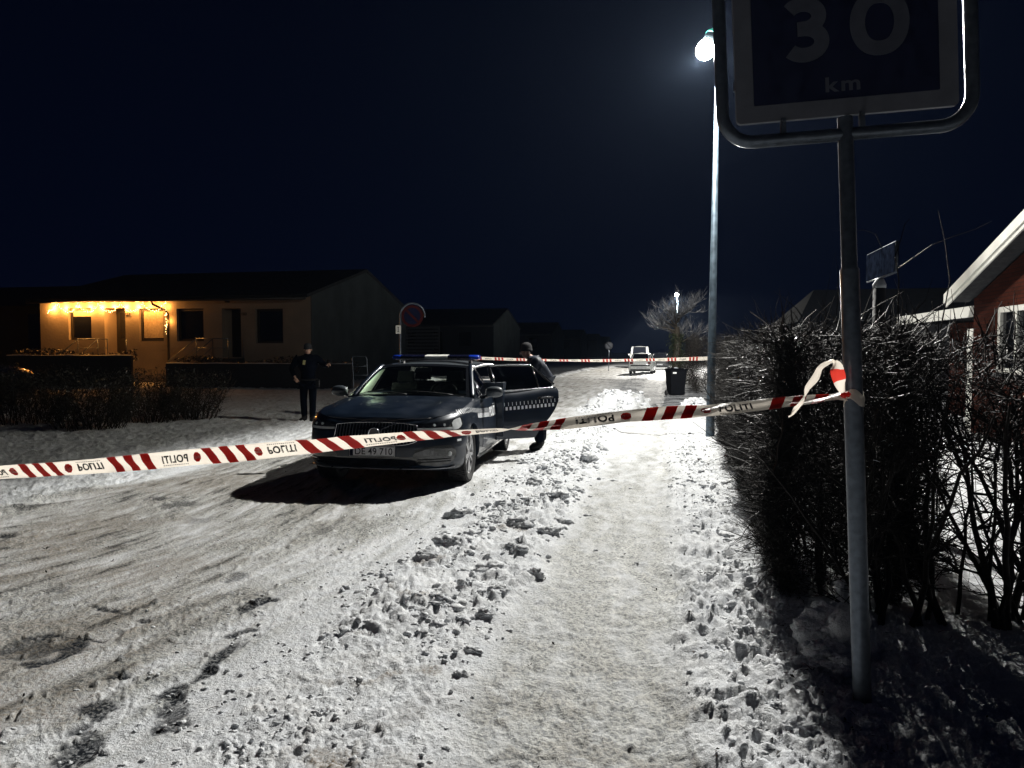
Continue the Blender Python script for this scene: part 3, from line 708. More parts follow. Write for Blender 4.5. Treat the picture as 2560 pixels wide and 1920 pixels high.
# ------------------------------------------------------------------ cars
class Body:
    """estate / hatch body: plan outline, side levels, bonnet and roof described by a few curves; x forward, y left, z up, origin under the front axle"""
    def __init__(s, xn=.87, xr=-4.06, W=.94, zt=None, zb=None, front0=.08, rear0=-3.35, p=2.3, q=3.8, wb=2.94, ins=None):
        s.xn, s.xr, s.W, s.f0, s.r0, s.p, s.q, s.wb = xn, xr, W, front0, rear0, p, q, wb
        s.zt = zt or [(.87, .800), (.72, .845), (.45, .885), (0, .93), (-.45, .975), (-1, 1.0), (-2, 1.02), (-3, 1.06), (-4.06, 1.06)]
        s.zb = zb or [(.87, .235), (.5, .20), (0, .20), (-3, .20), (-4.06, .32)]
        s.ins = ins or [(0, .13), (.05, .05), (.12, .018), (.25, .004), (.45, 0), (.62, .006), (.78, .018), (.88, .034), (.95, .058), (1.0, .10)]
        a = [90*k/26 for k in range(27)]
        s.rows = [('f', x) for x in a]+[('s', s.f0-(s.f0-s.r0)*k/44) for k in range(1, 44)]+[('r', x) for x in a[::-1]]
    def plan(s, row):
        k, a = row
        if k == 's': return Vector((a, s.W)), Vector((0, 1))
        A = R(a); cx = math.cos(A) if k == 'f' or True else 0
        ex = (max(math.cos(A), 0)**(2/s.p)); ey = (max(math.sin(A), 0)**(2/s.q))
        L = (s.xn-s.f0) if k == 'f' else (s.xr-s.r0); x0 = s.f0 if k == 'f' else s.r0
        P = Vector((x0+L*ex, s.W*ey))
        n = Vector((s.p*max(ex, 1e-4)**(s.p-1)/L, s.q*max(ey, 1e-4)**(s.q-1)/s.W)).normalized()
        return P, n
    def inset(s, t, kind='s'): return lerpk(s.ins, t)
    def pt(s, row, t, off=0.0):
        P, n = s.plan(row); d = s.inset(t)
        if row[0] == 'f': d = d*(1.0)+.05*max(0, t-.55)*math.cos(R(row[1]))+.10*max(0, .28-t)*math.cos(R(row[1]))
        Q = P-n*(d-off); z0 = lerpk(s.zb, P.x); z1 = lerpk(s.zt, P.x)
        return Vector((Q.x, max(Q.y, 0.0), z0+t*(z1-z0)))
    def front(s, y, z, off=0.0):
        """point on the nose surface at lateral y (signed), height z"""
        sg = 1 if y >= 0 else -1; ya = min(abs(y)/s.W, .9999); a = math.degrees(math.asin(ya**(s.q/2)))
        P, n = s.plan(('f', a)); z0 = lerpk(s.zb, P.x); z1 = lerpk(s.zt, P.x); t = min(max((z-z0)/(z1-z0), 0), 1)
        q = s.pt(('f', a), t, off); return Vector((q.x, sg*q.y, z))
    def fronta(s, a, z, off=0.0, sg=1):
        P, n = s.plan(('f', a)); z0 = lerpk(s.zb, P.x); z1 = lerpk(s.zt, P.x); t = min(max((z-z0)/(z1-z0), 0), 1)
        q = s.pt(('f', a), t, off); return Vector((q.x, sg*q.y, z))
    def side(s, x, z, off=0.0, sg=1):
        if x > s.f0:
            u = min(((x-s.f0)/(s.xn-s.f0)), .999)**(s.p/2); a = math.degrees(math.acos(u)); row = ('f', a)
        elif x < s.r0:
            u = min(((x-s.r0)/(s.xr-s.r0)), .999)**(s.p/2); a = math.degrees(math.acos(u)); row = ('r', a)
        else: row = ('s', x)
        z0 = lerpk(s.zb, x); z1 = lerpk(s.zt, x); t = min(max((z-z0)/(z1-z0), 0), 1); q = s.pt(row, t, off)
        return Vector((q.x, sg*q.y, z))
    def top(s, row, j, crown, crease=0.0):
        q = s.pt(row, 1.0); y = q.y*j; w = 1-abs(j)**2.6
        z = q.z+crown*w
        c = crease*smooth(.80, .45, q.x)*smooth(-.7, -.3, q.x)+crease*.9*smooth(.45, .8, q.x)*0
        z += c*math.exp(-((abs(y)-.60)/.10)**2)-c*.55*math.exp(-((abs(y)-.40)/.12)**2)
        return Vector((q.x, y, z))
    def mesh(s, crown=.05, crease=.02, nt=22, nj=33):
        vs = []; fs = []; ts = [0, .02, .05, .09, .15, .22, .30, .38, .46, .54, .62, .70, .77, .83, .88, .92, .95, .975, 1.0]
        nr = len(s.rows)
        def strip(fn, nu, nv, flip):
            b = len(vs)
            for i in range(nu):
                for j in range(nv): vs.append(fn(i, j))
            for i in range(nu-1):
                for j in range(nv-1):
                    f = (b+i*nv+j, b+(i+1)*nv+j, b+(i+1)*nv+j+1, b+i*nv+j+1); fs.append(f[::-1] if flip else f)
        strip(lambda i, j: s.pt(s.rows[i], ts[j]), nr, len(ts), True)
        strip(lambda i, j: (lambda q: Vector((q.x, -q.y, q.z)))(s.pt(s.rows[i], ts[j])), nr, len(ts), False)
        strip(lambda i, j: s.top(s.rows[i], -1+2*j/(nj-1), crown, crease), nr, nj, False)
        strip(lambda i, j: (lambda q: Vector((q.x, q.y*(-1+2*j/(nj-1)), q.z)))(s.pt(s.rows[i], 0)), nr, nj, True)
        bm = bmesh.new(); bv = [bm.verts.new(v) for v in vs]
        for f in fs:
            try: bm.faces.new([bv[i] for i in f])
            except ValueError: pass
        bmesh.ops.remove_doubles(bm, verts=bm.verts, dist=.0006)
        bmesh.ops.dissolve_degenerate(bm, edges=bm.edges, dist=.0003)
        bmesh.ops.recalc_face_normals(bm, faces=bm.faces)
        return bm
def boolean(bm, cutters, name, m, parent, angle=28):
    me = bpy.data.meshes.new(name); bm.to_mesh(me); bm.free(); o = bpy.data.objects.new(name, me); COL.objects.link(o)
    cm = bpy.data.meshes.new('c'); cb = bmesh.new(); mm = MB()
    for c in cutters: mm.add(c.v, c.f)
    cm.from_pydata([tuple(v) for v in mm.v], [], mm.f); co = bpy.data.objects.new('c', cm); COL.objects.link(co)
    md = o.modifiers.new('b', 'BOOLEAN'); md.object = co; md.operation = 'DIFFERENCE'; md.solver = 'EXACT'
    bpy.context.view_layer.update(); dg = bpy.context.evaluated_depsgraph_get()
    nm = bpy.data.meshes.new_from_object(o.evaluated_get(dg)); nm.name = name
    if len(nm.polygons) < 50: nm = me
    o.modifiers.clear(); o.data = nm; bpy.data.objects.remove(co)
    nm.materials.clear(); nm.materials.append(m); nm.polygons.foreach_set('material_index', [0]*len(nm.polygons)); nm.polygons.foreach_set('use_smooth', [True]*len(nm.polygons))
    nm.set_sharp_from_angle(angle=R(angle)); nm.update(); o.parent = parent; return o
def cyl_y(x, z, r, y0, y1, n=48):
    mb = MB(); vs = [(x+r*math.cos(2*math.pi*k/n), y, z+r*math.sin(2*math.pi*k/n)) for y in (y0, y1) for k in range(n)]
    mb.add(vs, [tuple(range(n)), tuple(range(2*n-1, n-1, -1))]+[(k, n+k, n+(k+1) % n, (k+1) % n) for k in range(n)]); return mb
def wheel(parent, x, y, sg, r=.343, w=.225, spokes=5, detail=True, steer=0):
    """wheel with tyre, rim and spokes; sg: +1 outer face to +y"""
    e = empty('wheel', (x, y, r), (0, 0, R(steer))); e.parent = parent
    Q = Matrix.Rotation(R(-90*sg), 4, 'X')            # local z -> outward
    rr = r*.70; h = w/2
    prof = [(rr, -h*.85), (rr+.03, -h*.98), (r*.93, -h), (r-.008, -h*.86), (r, -h*.6), (r, h*.6), (r-.008, h*.86), (r*.93, h), (rr+.03, h*.98), (rr, h*.85)]
    ty = MB().lathe(prof, 64, Q)
    if detail:
        for k in range(64):
            a = 2*math.pi*(k+.5)/64
            for zz, sw in ((-h*.72, .045), (-h*.24, .04), (h*.24, .04), (h*.72, .045)):
                c = Q @ Vector(((r+.001)*math.cos(a+zz), (r+.001)*math.sin(a+zz), zz)); M_ = (Q.to_3x3() @ Matrix.Rotation(a+zz, 3, 'Z'))
                ty.box(c, (.012, .020, sw), M_)
    ty.build('tyre', M['rubber'], e, angle=35)
    rim = MB().lathe([(rr*.97, -h*.8), (rr*.93, 0), (rr*.90, h*.45), (rr*.95, h*.80), (rr*1.005, h*.86), (rr*1.0, h*.70)], 48, Q)
    for k in range(spokes):
        for dd in ((-.16, .16) if detail else (0,)):
            a = 2*math.pi*k/spokes+.3; ca = a+dd*.35; cb = a+dd*1.25
            p0 = Vector((.05*math.cos(ca), .05*math.sin(ca), h*.72)); p1 = Vector((rr*.95*math.cos(cb), rr*.95*math.sin(cb), h*.74))
            d = p1-p0; L_ = d.length; M_ = Q.to_3x3() @ Matrix.Rotation(math.atan2(d.y, d.x), 3, 'Z')
            rim.box(Q @ ((p0+p1)/2), (L_, .040 if detail else .07, .022), M_)
    rim.lathe([(.001, h*.84), (.03, h*.84), (.062, h*.74), (.066, h*.5)], 24, Q)
    rim.build('rim', M['alloy'], e, angle=30)
    MB().lathe([(.001, h*.1), (rr*.80, h*.1), (rr*.80, -h*.05), (.001, -h*.05)], 32, Q).build('brake_disc', M['chromed'], e, angle=30)
    return e
def conf(fn, poly_rows, off, name, m, parent, nj=8, thick=.004, sm=True):
    """conformal patch: poly_rows = list of (u, v0, v1) ; fn(u, v, off)"""
    mb = MB()
    n = len(poly_rows)
    for o_, fl in ((off, False), (off-thick, True)):
        mb.grid(lambda a, b: fn(poly_rows[int(round(a*(n-1)))][0], poly_rows[int(round(a*(n-1)))][1]+(poly_rows[int(round(a*(n-1)))][2]-poly_rows[int(round(a*(n-1)))][1])*b, o_), n, nj, fl)
    return mb.build(name, m, parent, sm)

car_loc = Vector((-1.44, 9.236, 0)); CAR_RZ = R(-98.5)
car = empty('police_car', (car_loc.x, car_loc.y, 0.0), (0, 0, CAR_RZ), 'dark navy police estate car with roof light bar and rear side door open', 'police car')
B = Body(W=.955)
WB = 2.94
cut = [cyl_y(0, .345, .375, .60, 1.2), cyl_y(0, .345, .375, -1.2, -.60), cyl_y(-WB, .345, .375, .60, 1.2), cyl_y(-WB, .345, .375, -1.2, -.60),
       MB().box((-2.12, .80, .76), (.98, .5, .78))]
body = boolean(B.mesh(crown=.045, crease=.022), cut, 'body', M['paint'], car)
for (wx, wy, sg) in ((0, .80, 1), (0, -.80, -1), (-WB, .80, 1), (-WB, -.80, -1)): wheel(car, wx, wy, sg)
# --- greenhouse
ZS = 1.0
def ys_(z): f = (z-ZS)/.385; return .872-.235*f-.02*f*f
def belt(x): return lerpk([(-.45, .985), (-.62, 1.0), (-2, 1.03), (-3, 1.075), (-4.0, 1.085)], x)
def railz(x): return lerpk([(-.60, .995), (-.85, 1.14), (-1.1, 1.275), (-1.36, 1.385), (-1.6, 1.405), (-2.2, 1.42), (-3.0, 1.395), (-3.45, 1.355), (-3.75, 1.20), (-3.98, 1.07)], x)
def sidep(x, f, off=0.0, sg=1):
    z = belt(x)+(railz(x)-belt(x))*f; return Vector((x, sg*(ys_(z)+off), z))
def ws(u, v):      # windscreen: u across -1..1, v 0 cowl .. 1 header
    y0 = .765*u; y1 = .610*u; x0 = -.48-.17*abs(u)**2.2; x1 = -1.27-.09*abs(u)**2.2; z0 = 1.012-.022*abs(u)**2; z1 = 1.420-.028*abs(u)**2
    b = 4*v*(1-v)*.022
    return Vector((x0+(x1-x0)*v+b*.5, y0+(y1-y0)*v, z0+(z1-z0)*v+b))
G_WS = glass('windscreen_glass', (.75, .85, .80), .68); G_SD = glass('side_window_glass', (.45, .5, .52), .7); G_TINT = glass('tinted_window_glass', (.2, .22, .24), .3)
MB().grid(lambda a, b: ws(-1+2*a, b), 25, 12).build('windscreen', G_WS, car, True)
# black frit band and wipers
mb = MB(); mb.grid(lambda a, b: ws(-1+2*a, -.02+.07*b)+Vector((.003, 0, .004)), 25, 3)
mb.grid(lambda a, b: ws(-1+2*a, .93+.09*b)+Vector((.003, 0, .003)), 25, 3)
for sg in (-1, 1): mb.grid(lambda a, b: ws(sg*(.95+.08*a), b)+Vector((.003, 0, .003)), 3, 12, sg < 0)
mb.build('windscreen_border', M['gloss'], car, True)
for (u0, v0, u1, v1) in ((.75, .03, -.05, .10), (-.02, .02, -.78, .10)):
    p = [ws(u0+(u1-u0)*k/6, v0+(v1-v0)*math.sin(k/6*1.57))+Vector((.016, 0, .018)) for k in range(7)]; MB().tube(p, [.007, .007, .008, .008, .007, .006, .004], 6).build('wiper', M['blackplastic'], car, True)
# roof
def roofp(u, v, off=0.0):
    x = -1.27+(-3.62+1.27)*v; x = x-.09*abs(u)**2.2*(1-v)
    hw = lerpk([(0, .608), (.15, .630), (.6, .630), (1, .58)], v); zc = lerpk([(0, 1.420), (.12, 1.448), (.3, 1.468), (.55, 1.470), (.8, 1.452), (1, 1.41)], v)
    return Vector((x, hw*u, zc-.055*abs(u)**2.4+off*(1-abs(u)**6)))
MB().grid(lambda a, b: roofp(-1+2*a, b), 25, 30).grid(lambda a, b: roofp(-1+2*a, b)-Vector((0, 0, .035)), 25, 30, True).build('roof', M['paintroof'], car, True)
# pillars and cant rails
for sg in (1, -1):
    pa = [ws(sg*1.045, -.03+1.05*k/10)+Vector((-.006, 0, -.004)) for k in range(11)]
    ra = [roofp(sg*1.02, k/12)+Vector((0, sg*.004, -.012)) for k in range(1, 13)]
    dn = [Vector((-3.75, sg*.615, 1.28)), Vector((-3.92, sg*.70, 1.12)), Vector((-4.0, sg*.76, 1.03))]
    MB().tube(pa+ra+dn, [.034]*11+[.030]*12+[.05, .06, .06], 12).build('pillar_rail', M['paint'], car, True)
    MB().tube([sidep(x, 0.0, .008, sg) for x in np.linspace(-.66, -1.6 if sg > 0 else -3.7, 24)], .009, 6).build('belt_trim', M['chrome'], car, True)
    MB().tube([sidep(x, 1.0, .006, sg)+Vector((0, 0, -.035)) for x in np.linspace(-.72, -1.62 if sg > 0 else -3.7, 30)], .007, 6).build('window_trim', M['chrome'], car, True)
    for x0, x1 in ((-1.56, -1.68), (-2.60, -2.74)):
        MB().grid(lambda a, b: sidep(x0+(x1-x0)*a, b*.96, .004, sg), 3, 8, sg > 0).build('pillar_cover', M['gloss'], car, True)
    MB().grid(lambda a, b: sidep(-3.42-.5*a, b, .0, sg), 8, 8, sg > 0).build('rear_pillar', M['paint'], car, True)
    MB().grid(lambda a, b: sidep(-.67-.89*a, b*.93, -.004, sg), 14, 10, sg > 0).build('front_side_window', G_SD if sg > 0 else M['frost_and_glints'], car, True)
    if sg < 0: MB().grid(lambda a, b: sidep(-1.68-.92*a, b*.95, -.004, sg), 12, 8).build('rear_side_window', G_TINT, car, True)
    MB().grid(lambda a, b: sidep(-2.74-.70*a, b*.95, -.004, sg), 10, 8, sg > 0).build('quarter_window', G_TINT, car, True)
    # division bar of the small front corner window
    MB().tube([sidep(-.93, 0.0, .01, sg), sidep(-.95, .90, .008, sg)], .010, 6).build('window_bar', M['chrome'], car, True)
def rearglass(a, b):
    u = -1+2*a; return Vector((-3.62-.38*b-.04*(1-u*u), u*(.55+.13*b), 1.405-.33*b-.03*abs(u)**2*(1-b)))
MB().grid(rearglass, 12, 8).build('rear_window', G_TINT, car, True)
# sticker ring on the frosted passenger window
mb = MB()
for r0_, sq in ((.05, 1), (.028, .7)):
    mb.tube([sidep(-.86+r0_*math.cos(a), .42+.9*r0_*2.2*math.sin(a)*sq, -.008, -1) for a in [k*.35 for k in range(16 if sq == 1 else 13)]], .0025, 5)
mb.build('window_mark', M['blackplastic'], car, True)
# interior
MB().grid(lambda a, b: Vector((-.50-.45*b-.10*abs(-1+2*a)**2, (-1+2*a)*.70, 1.005+.03*math.sin(b*2.6))), 14, 6).box((-.95, 0, .98), (.12, 1.36, .10)).build('dashboard', M['blackplastic'], car, True)
MB().tube([(-1.0+.06*math.cos(a), .36+.18*math.sin(a), 1.02+.16*math.cos(a)) for a in [k*math.pi/10 for k in range(20)]], .014, 8, closed=True).build('steering_wheel', M['blackplastic'], car, True)
for xx in (-1.55, -2.5):
    for yy in (.36, -.36):
        st = empty('seat', (xx, yy, .62)); st.parent = car
        MB().box((-.02, 0, .24), (.14, .46, .56), (0, R(-12), 0), .8).build('seat_back', M['seat'], st)
        MB().box((-.10, 0, .62), (.09, .24, .15), (0, R(-8), 0), .85).tube([(-.09, -.05, .5), (-.10, -.05, .58)], .006, 6).tube([(-.09, .05, .5), (-.10, .05, .58)], .006, 6).build('headrest', M['seat'], st)
MB().box((-1.28, 0, 1.345), (.03, .22, .06)).tube([(-1.25, 0, 1.37), (-1.26, 0, 1.42)], .008, 6).build('rear_view_mirror', M['blackplastic'], car)
# --- lightbar
car.scale = (1, 1.03, 1)
lb = empty('light_bar', (-1.80, .05, 1.515)); lb.parent = car
mb = MB()
def lbp(y0, y1, name, m, dz=0, s=1.0):
    prof = [(-.14, -.028), (-.15, 0), (-.12, .030), (0, .040), (.12, .030), (.15, 0), (.14, -.028)]
    n = 9; q = MB()
    def sh(a, b):
        y = y0+(y1-y0)*a; k = 1-.5*max(0, (abs(y)-.50)/.14)**2
        i = int(round(b*6)); return Vector((prof[i][0]*k*s, y, prof[i][1]*(.85 if abs(y) > .62 else 1)*s+dz))
    q.grid(sh, n, 7); q.add([sh(a, i/6) for a in (0, 1) for i in range(7)], [tuple(range(7)), tuple(range(13, 6, -1))]); return q.build(name, m, lb, True)
lbp(-.635, -.50, 'end_lens', M['blue']); lbp(-.497, -.14, 'lens', mat('dark_blue_lens', (.002, .003, .016), .25, coat=.4)); lbp(-.137, .19, 'clear_lens', mat('snowy_clear_lens', (.62, .63, .60), .5, bump=(60, .006)), .002)
lbp(.193, .50, 'lens', bpy.data.materials['dark_blue_lens']); lbp(.503, .635, 'end_lens', M['blue'])
MB().box((0, 0, -.035), (.22, 1.16, .014)).box((.0, .50, -.06), (.08, .04, .05)).box((.0, -.50, -.06), (.08, .04, .05)).build('base_rail', M['chromed'], lb)
# --- mirrors
for sg in (1, -1):
    mr_ = empty('door_mirror', (-.86, sg*.93, 1.03)); mr_.parent = car
    def ms(a, b):
        th = 2*math.pi*a; ph = math.pi*b; y = .115*math.cos(ph)
        rr_ = math.sin(ph)**.6; return Vector((.055*rr_*math.cos(th)*(1.3 if math.cos(th) > 0 else .5), sg*.125+y, .03+.075*rr_*math.sin(th)))
    MB().grid(ms, 20, 12).build('mirror_shell', M['paintroof'], mr_, True)
    MB().tube([(-.02, -sg*.06, -.045), (-.01, sg*.0, -.04), (0, sg*.07, -.02)], [.03, .022, .02], 8).build('mirror_arm', M['gloss'], mr_, True)
    MB().box((-.03, sg*.125, .03), (.004, .19, .11)).build('mirror_glass', M['chrome'], mr_)
# --- nose
fr_ = lambda y, z, off: B.front(y, z, off)
gr = empty('grille', tuple(B.front(0, .68))); gr.parent = car; GO = gr.location.copy()
gl = lambda y, z, off: B.front(y, z, off)-GO
gw_ = .475
grow = [(-gw_+2*gw_*k/24, .535+.05*(abs(-1+2*k/24)**4), .792-.028*abs(-1+2*k/24)**3) for k in range(25)]
conf(gl, [(r[0], r[1], r[2]) for r in grow], .006, 'grille_back', M['gloss'], gr)
tp = [gl(r[0], r[2], .014) for r in grow]; bt = [gl(r[0], r[1], .014) for r in grow]
MB().tube(tp+bt[::-1], .0075, 8, closed=True).build('grille_frame', M['chrome'], gr, True)
for k in range(25):
    y = -gw_+.03+(2*gw_-.06)*k/24; j = abs(y/gw_)
    z0 = .545+.05*j**4; z1 = .782-.028*j**3; a = gl(y, z0, .016); b = gl(y, z1, .016); mdl = gl(y, (z0+z1)/2, .010)
    MB().tube([a, mdl, b], [.0048, .0048, .0048], 5).build('grille_bar', M['satin'], gr)
c0 = gl(0, .672, .032)
ringp = [c0+Vector((0, .062*math.cos(a), .062*math.sin(a))) for a in [2*math.pi*k/32 for k in range(32)]]
MB().tube(ringp, .0075, 8, closed=True).build('badge_ring', M['chrome'], gr, True)
MB().prism([c0+Vector((-.012, .056*math.cos(a), .056*math.sin(a))) for a in [2*math.pi*k/24 for k in range(24)]], (0, 0, 0), (.006, 0, 0)).box(c0+Vector((0, 0, 0)), (.008, .108, .022)).build('badge_plate', M['gloss'], gr)
MB().tube([gl(-.12, .588, .022), gl(-.055, .628, .026)], .006, 6).build('badge_bar', M['chrome'], gr, True)
MB().tube([gl(.050, .708, .026), gl(.225, .785, .02)], .0065, 6).build('badge_bar', M['chrome'], gr)
# headlights
for sg in (1, -1):
    hl = empty('headlight', tuple(B.fronta(50, .74, 0, sg))); hl.parent = car; HO = hl.location.copy()
    fa = lambda a, z, off, sg=sg, HO=HO: B.fronta(a, z, off, sg)-HO
    rows_ = [(14, .715, .742), (17, .700, .760), (22, .690, .775), (28, .682, .786), (34, .676, .794), (40, .672, .802), (46, .668, .810), (52, .668, .818), (58, .675, .825), (63, .690, .830), (67, .715, .832), (70, .76, .834)]
    conf(fa, rows_, .005, 'housing', M['lampblack'], hl)
    conf(fa, [(16, .712, .733), (24, .708, .732), (32, .705, .731), (40, .704, .731), (48, .703, .732), (54, .702, .734)], .011, 'running_light', M['lens'], hl, 4)
    conf(fa, [(52, .700, .775), (56, .698, .806), (60, .705, .818), (64, .725, .823), (66.5, .75, .826)], .012, 'corner_light', M['lens'], hl, 5)
    for a in (31, 42):
        c = fa(a, .762, .008); MB().lathe([(.001, .009), (.009, .008), (.014, .003), (.016, 0)], 14, Matrix.Translation(c) @ Matrix.Rotation(R(90), 4, 'Y')).build('projector', M['lens'], hl, True)
    # lower intake with fog lamp
    rows_ = [(13, .335, .43), (16, .315, .475), (22, .305, .51), (30, .300, .528), (38, .302, .532), (46, .312, .528), (51, .335, .50), (55, .39, .45)]
    it = empty('side_intake', tuple(B.fronta(35, .42, 0, sg))); it.parent = car; IO = it.location.copy()
    ia = lambda a, z, off, sg=sg, IO=IO: B.fronta(a, z, off, sg)-IO
    conf(ia, rows_, .003, 'intake_panel', M['gloss'], it)
    conf(ia, [(14, .45, .478), (22, .49, .513), (30, .51, .530), (38, .512, .534), (46, .508, .53), (52, .48, .50)], .008, 'intake_edge', M['blackplastic'], it, 3)
    c = ia(46, .43, .006); MB().lathe([(.001, .016), (.016, .014), (.024, .006), (.026, 0)], 14, Matrix.Translation(c) @ Matrix.Rotation(R(90-20*0), 4, 'Y')).build('fog_lamp', M['lens'], it, True)
    for zz in (.345, .375): MB().tube([ia(a, zz, .008) for a in (16, 24, 32, 40, 48)], .005, 5).build('intake_slat', M['blackplastic'], it)
conf(lambda a, z, off: B.fronta(a, z, off, 1), [(57, .56, .585), (60, .56, .585), (63, .56, .585)], .006, 'marker_light', M['white'], car, 3)
# lower grille, lip
conf(fr_, [(-.52, .33, .37), (-.45, .30, .405), (-.25, .29, .41), (0, .288, .412), (.25, .29, .41), (.45, .30, .405), (.52, .33, .37)], .003, 'lower_intake', M['gloss'], car)
MB().tube([B.front(-.86, .275, .012)]+[B.front(-.8+1.6*k/24, .262, .014) for k in range(25)]+[B.front(.86, .275, .012)], .010, 6).build('front_lip', M['chromed'], car, True)
# hood shut line
MB().tube([B.front(-.66+1.32*k/20, lerpk([(-.66, .838), (0, .812), (.66, .838)], -.66+1.32*k/20), .001) for k in range(21)], .0035, 5).build('bonnet_gap', M['ink'], car, True)
# number plate
pc = B.front(-.02, .470, .012); pl = empty('number_plate', tuple(pc), (0, 0, 0)); pl.parent = car
MB().box((0, 0, 0), (.012, .520, .112)).build('plate_panel', M['plate'], pl)
MB().box((.0065, -.238, 0), (.002, .038, .104)).build('plate_band', M['signnavy'], pl)
mb = MB()
for y0, y1, z0, z1 in ((-.256, .256, .049, .053), (-.256, .256, -.053, -.049), (.252, .256, -.053, .053), (-.256, -.252, -.053, .053)): mb.box((.0075, (y0+y1)/2, (z0+z1)/2), (.002, y1-y0, z1-z0))
mb.build('plate_border', M['signred'], pl)
vs, fs, _ = text_mesh('DE 49 710', .012, 4, 1.0)
MB().add([Vector((.0085, .020+v.x*.43, v.y*.078)) for v in vs], fs).build('plate_text', M['ink'], pl)
# side marking: ticks, chequers and POLITI
def sp(x, z, off): return B.side(x, z, off)
mb = MB()
for k in range(26):
    x = .42-.058*k; zb_ = lerpk([(.42, .80), (0, .80), (-.4, .755), (-1.06, .715)], x)
    if x > -1.06:
        mb.add([sp(x, zb_+.06, .006), sp(x-.014, zb_+.06, .006), sp(x-.014, zb_+.115, .006), sp(x, zb_+.115, .006)], [(0, 1, 2, 3)])
        if x < -.33: mb.add([sp(x+.01, zb_-.005, .006), sp(x-.026, zb_-.005, .006), sp(x-.026, zb_+.055, .006), sp(x+.01, zb_+.055, .006)], [(0, 1, 2, 3)])
mb.build('chequer_stripe', M['white'], car)
vs, fs, _ = text_mesh('POLITI', .035, 3, 1.0)
MB().add([sp(-1.33-v.x*.44, .768+v.y*.14, .006) for v in vs], fs).build('side_lettering', M['white'], car)
MB().tube([B.side(-.60, z, .002) for z in np.linspace(.35, .98, 10)], .003, 5).tube([B.side(x, .30, .002) for x in np.linspace(-.6, -1.6, 10)], .003, 5).build('door_gap', M['ink'], car)
MB().tube([B.side(x, .85+.006*math.sin(x*3), .004) for x in np.linspace(-1.36, -1.54, 6)], .014, 8).build('door_handle', M['paintroof'], car, True)
MB().tube([B.side(x, .235, .012) for x in np.linspace(-.42, -2.5, 20)], .018, 8).build('sill', M['blackplastic'], car, True)
# --- open rear door, hinged at the middle pillar
HX, HY = -1.63, B.side(-1.63, .7).y
dr = empty('rear_door', (HX, HY, 0), (0, 0, 0)); dr.parent = car
OPEN = -54
dr.rotation_euler = (0, 0, R(OPEN))
HV = Vector((HX, HY, 0))
def rx(z): return lerpk([(.32, -2.27), (.42, -2.33), (.52, -2.42), (.62, -2.52), (.72, -2.60), (.85, -2.67), (1.0, -2.68), (1.045, -2.66)], z)
def dskin(a, b, off=0.0):
    z = .32+(belt(-2.1)-.012-.32)*b; x = -1.64+(rx(z)+1.64)*a
    p = B.side(x, z, off); return Vector((x, p.y, z+(belt(x)-belt(-2.1))*b))-HV
mb = MB(); mb.grid(lambda a, b: dskin(a, b), 24, 20, True); mb.grid(lambda a, b: dskin(a, b, -.075), 24, 20)
mb.grid(lambda a, b: dskin(1, b, -.075*a), 3, 20); mb.grid(lambda a, b: dskin(0, b, -.075*a), 3, 20, True)
mb.grid(lambda a, b: dskin(b, 0, -.075*a), 3, 24, True); mb.grid(lambda a, b: dskin(b, 1, -.075*a), 3, 24)
mb.build('door_panel', M['paint'], dr, angle=40)
def dtop(x): return lerpk([(-1.64, 1.385), (-2.0, 1.398), (-2.36, 1.392), (-2.66, 1.10), (-2.70, 1.06)], x)
def dglass(a, b, off=0.0):
    x = -1.665-.96*a; z0 = belt(x)-.01; z = z0+(dtop(x)-z0)*b; return Vector((x, ys_(z)+off, z))-HV
MB().grid(lambda a, b: dglass(a, b, -.012), 22, 10, True).grid(lambda a, b: dglass(a, b, -.018), 22, 10).build('door_window', G_TINT, dr, True)
fp = [Vector((x, ys_(dtop(x)), dtop(x)))-HV for x in np.linspace(-1.66, -2.66, 24)]
MB().tube([Vector((-1.66, ys_(1.03), 1.0))-HV]+fp, .017, 8).build('window_frame', M['gloss'], dr, True)
MB().tube([p+Vector((0, .012, .006)) for p in fp[:17]], .0085, 6).tube([Vector((-1.70, ys_(1.02)+.008, 1.03))-HV, Vector((-1.685, ys_(1.35)+.008, 1.36))-HV], .006, 6).build('frame_trim', M['chrome'], dr, True)
MB().tube([Vector((x, ys_(belt(x))+.012, belt(x)-.002))-HV for x in np.linspace(-1.65, -2.67, 16)], .010, 6).build('belt_trim', M['chrome'], dr, True)
MB().tube([Vector((-2.40, ys_(1.05), 1.04))-HV, Vector((-2.37, ys_(1.37), 1.385))-HV], .016, 6).build('window_divider', M['gloss'], dr, True)
def dsp(x, z, off): p = B.side(x, z, off); return Vector((x, p.y, z))-HV
hd_ = [(-2.34, .905, .01), (-2.38, .915, .035), (-2.46, .918, .042), (-2.54, .914, .035), (-2.58, .905, .01)]
MB().tube([dsp(*h) for h in hd_], [.010, .014, .015, .014, .010], 8).build('door_handle', M['gloss'], dr, True)
MB().tube([dsp(-2.36, .925, .048), dsp(-2.46, .932, .056), dsp(-2.56, .925, .048)], .004, 6).build('handle_trim', M['chrome'], dr, True)
conf(lambda x, z, off: dsp(x, z, off), [(-2.32, .90, .915), (-2.36, .885, .93), (-2.46, .875, .935), (-2.56, .885, .93), (-2.60, .90, .915)], .002, 'handle_recess', M['gloss'], dr)
mb = MB()
for k in range(16):
    x = -1.655-.064*k; zb_ = .735+.045*(k/15)
    if x-.034 < rx(zb_)+.0: break
    mb.add([dsp(x, zb_, .004), dsp(x-.034, zb_+.002, .004), dsp(x-.034, zb_+.050, .004), dsp(x, zb_+.048, .004)], [(0, 1, 2, 3)])
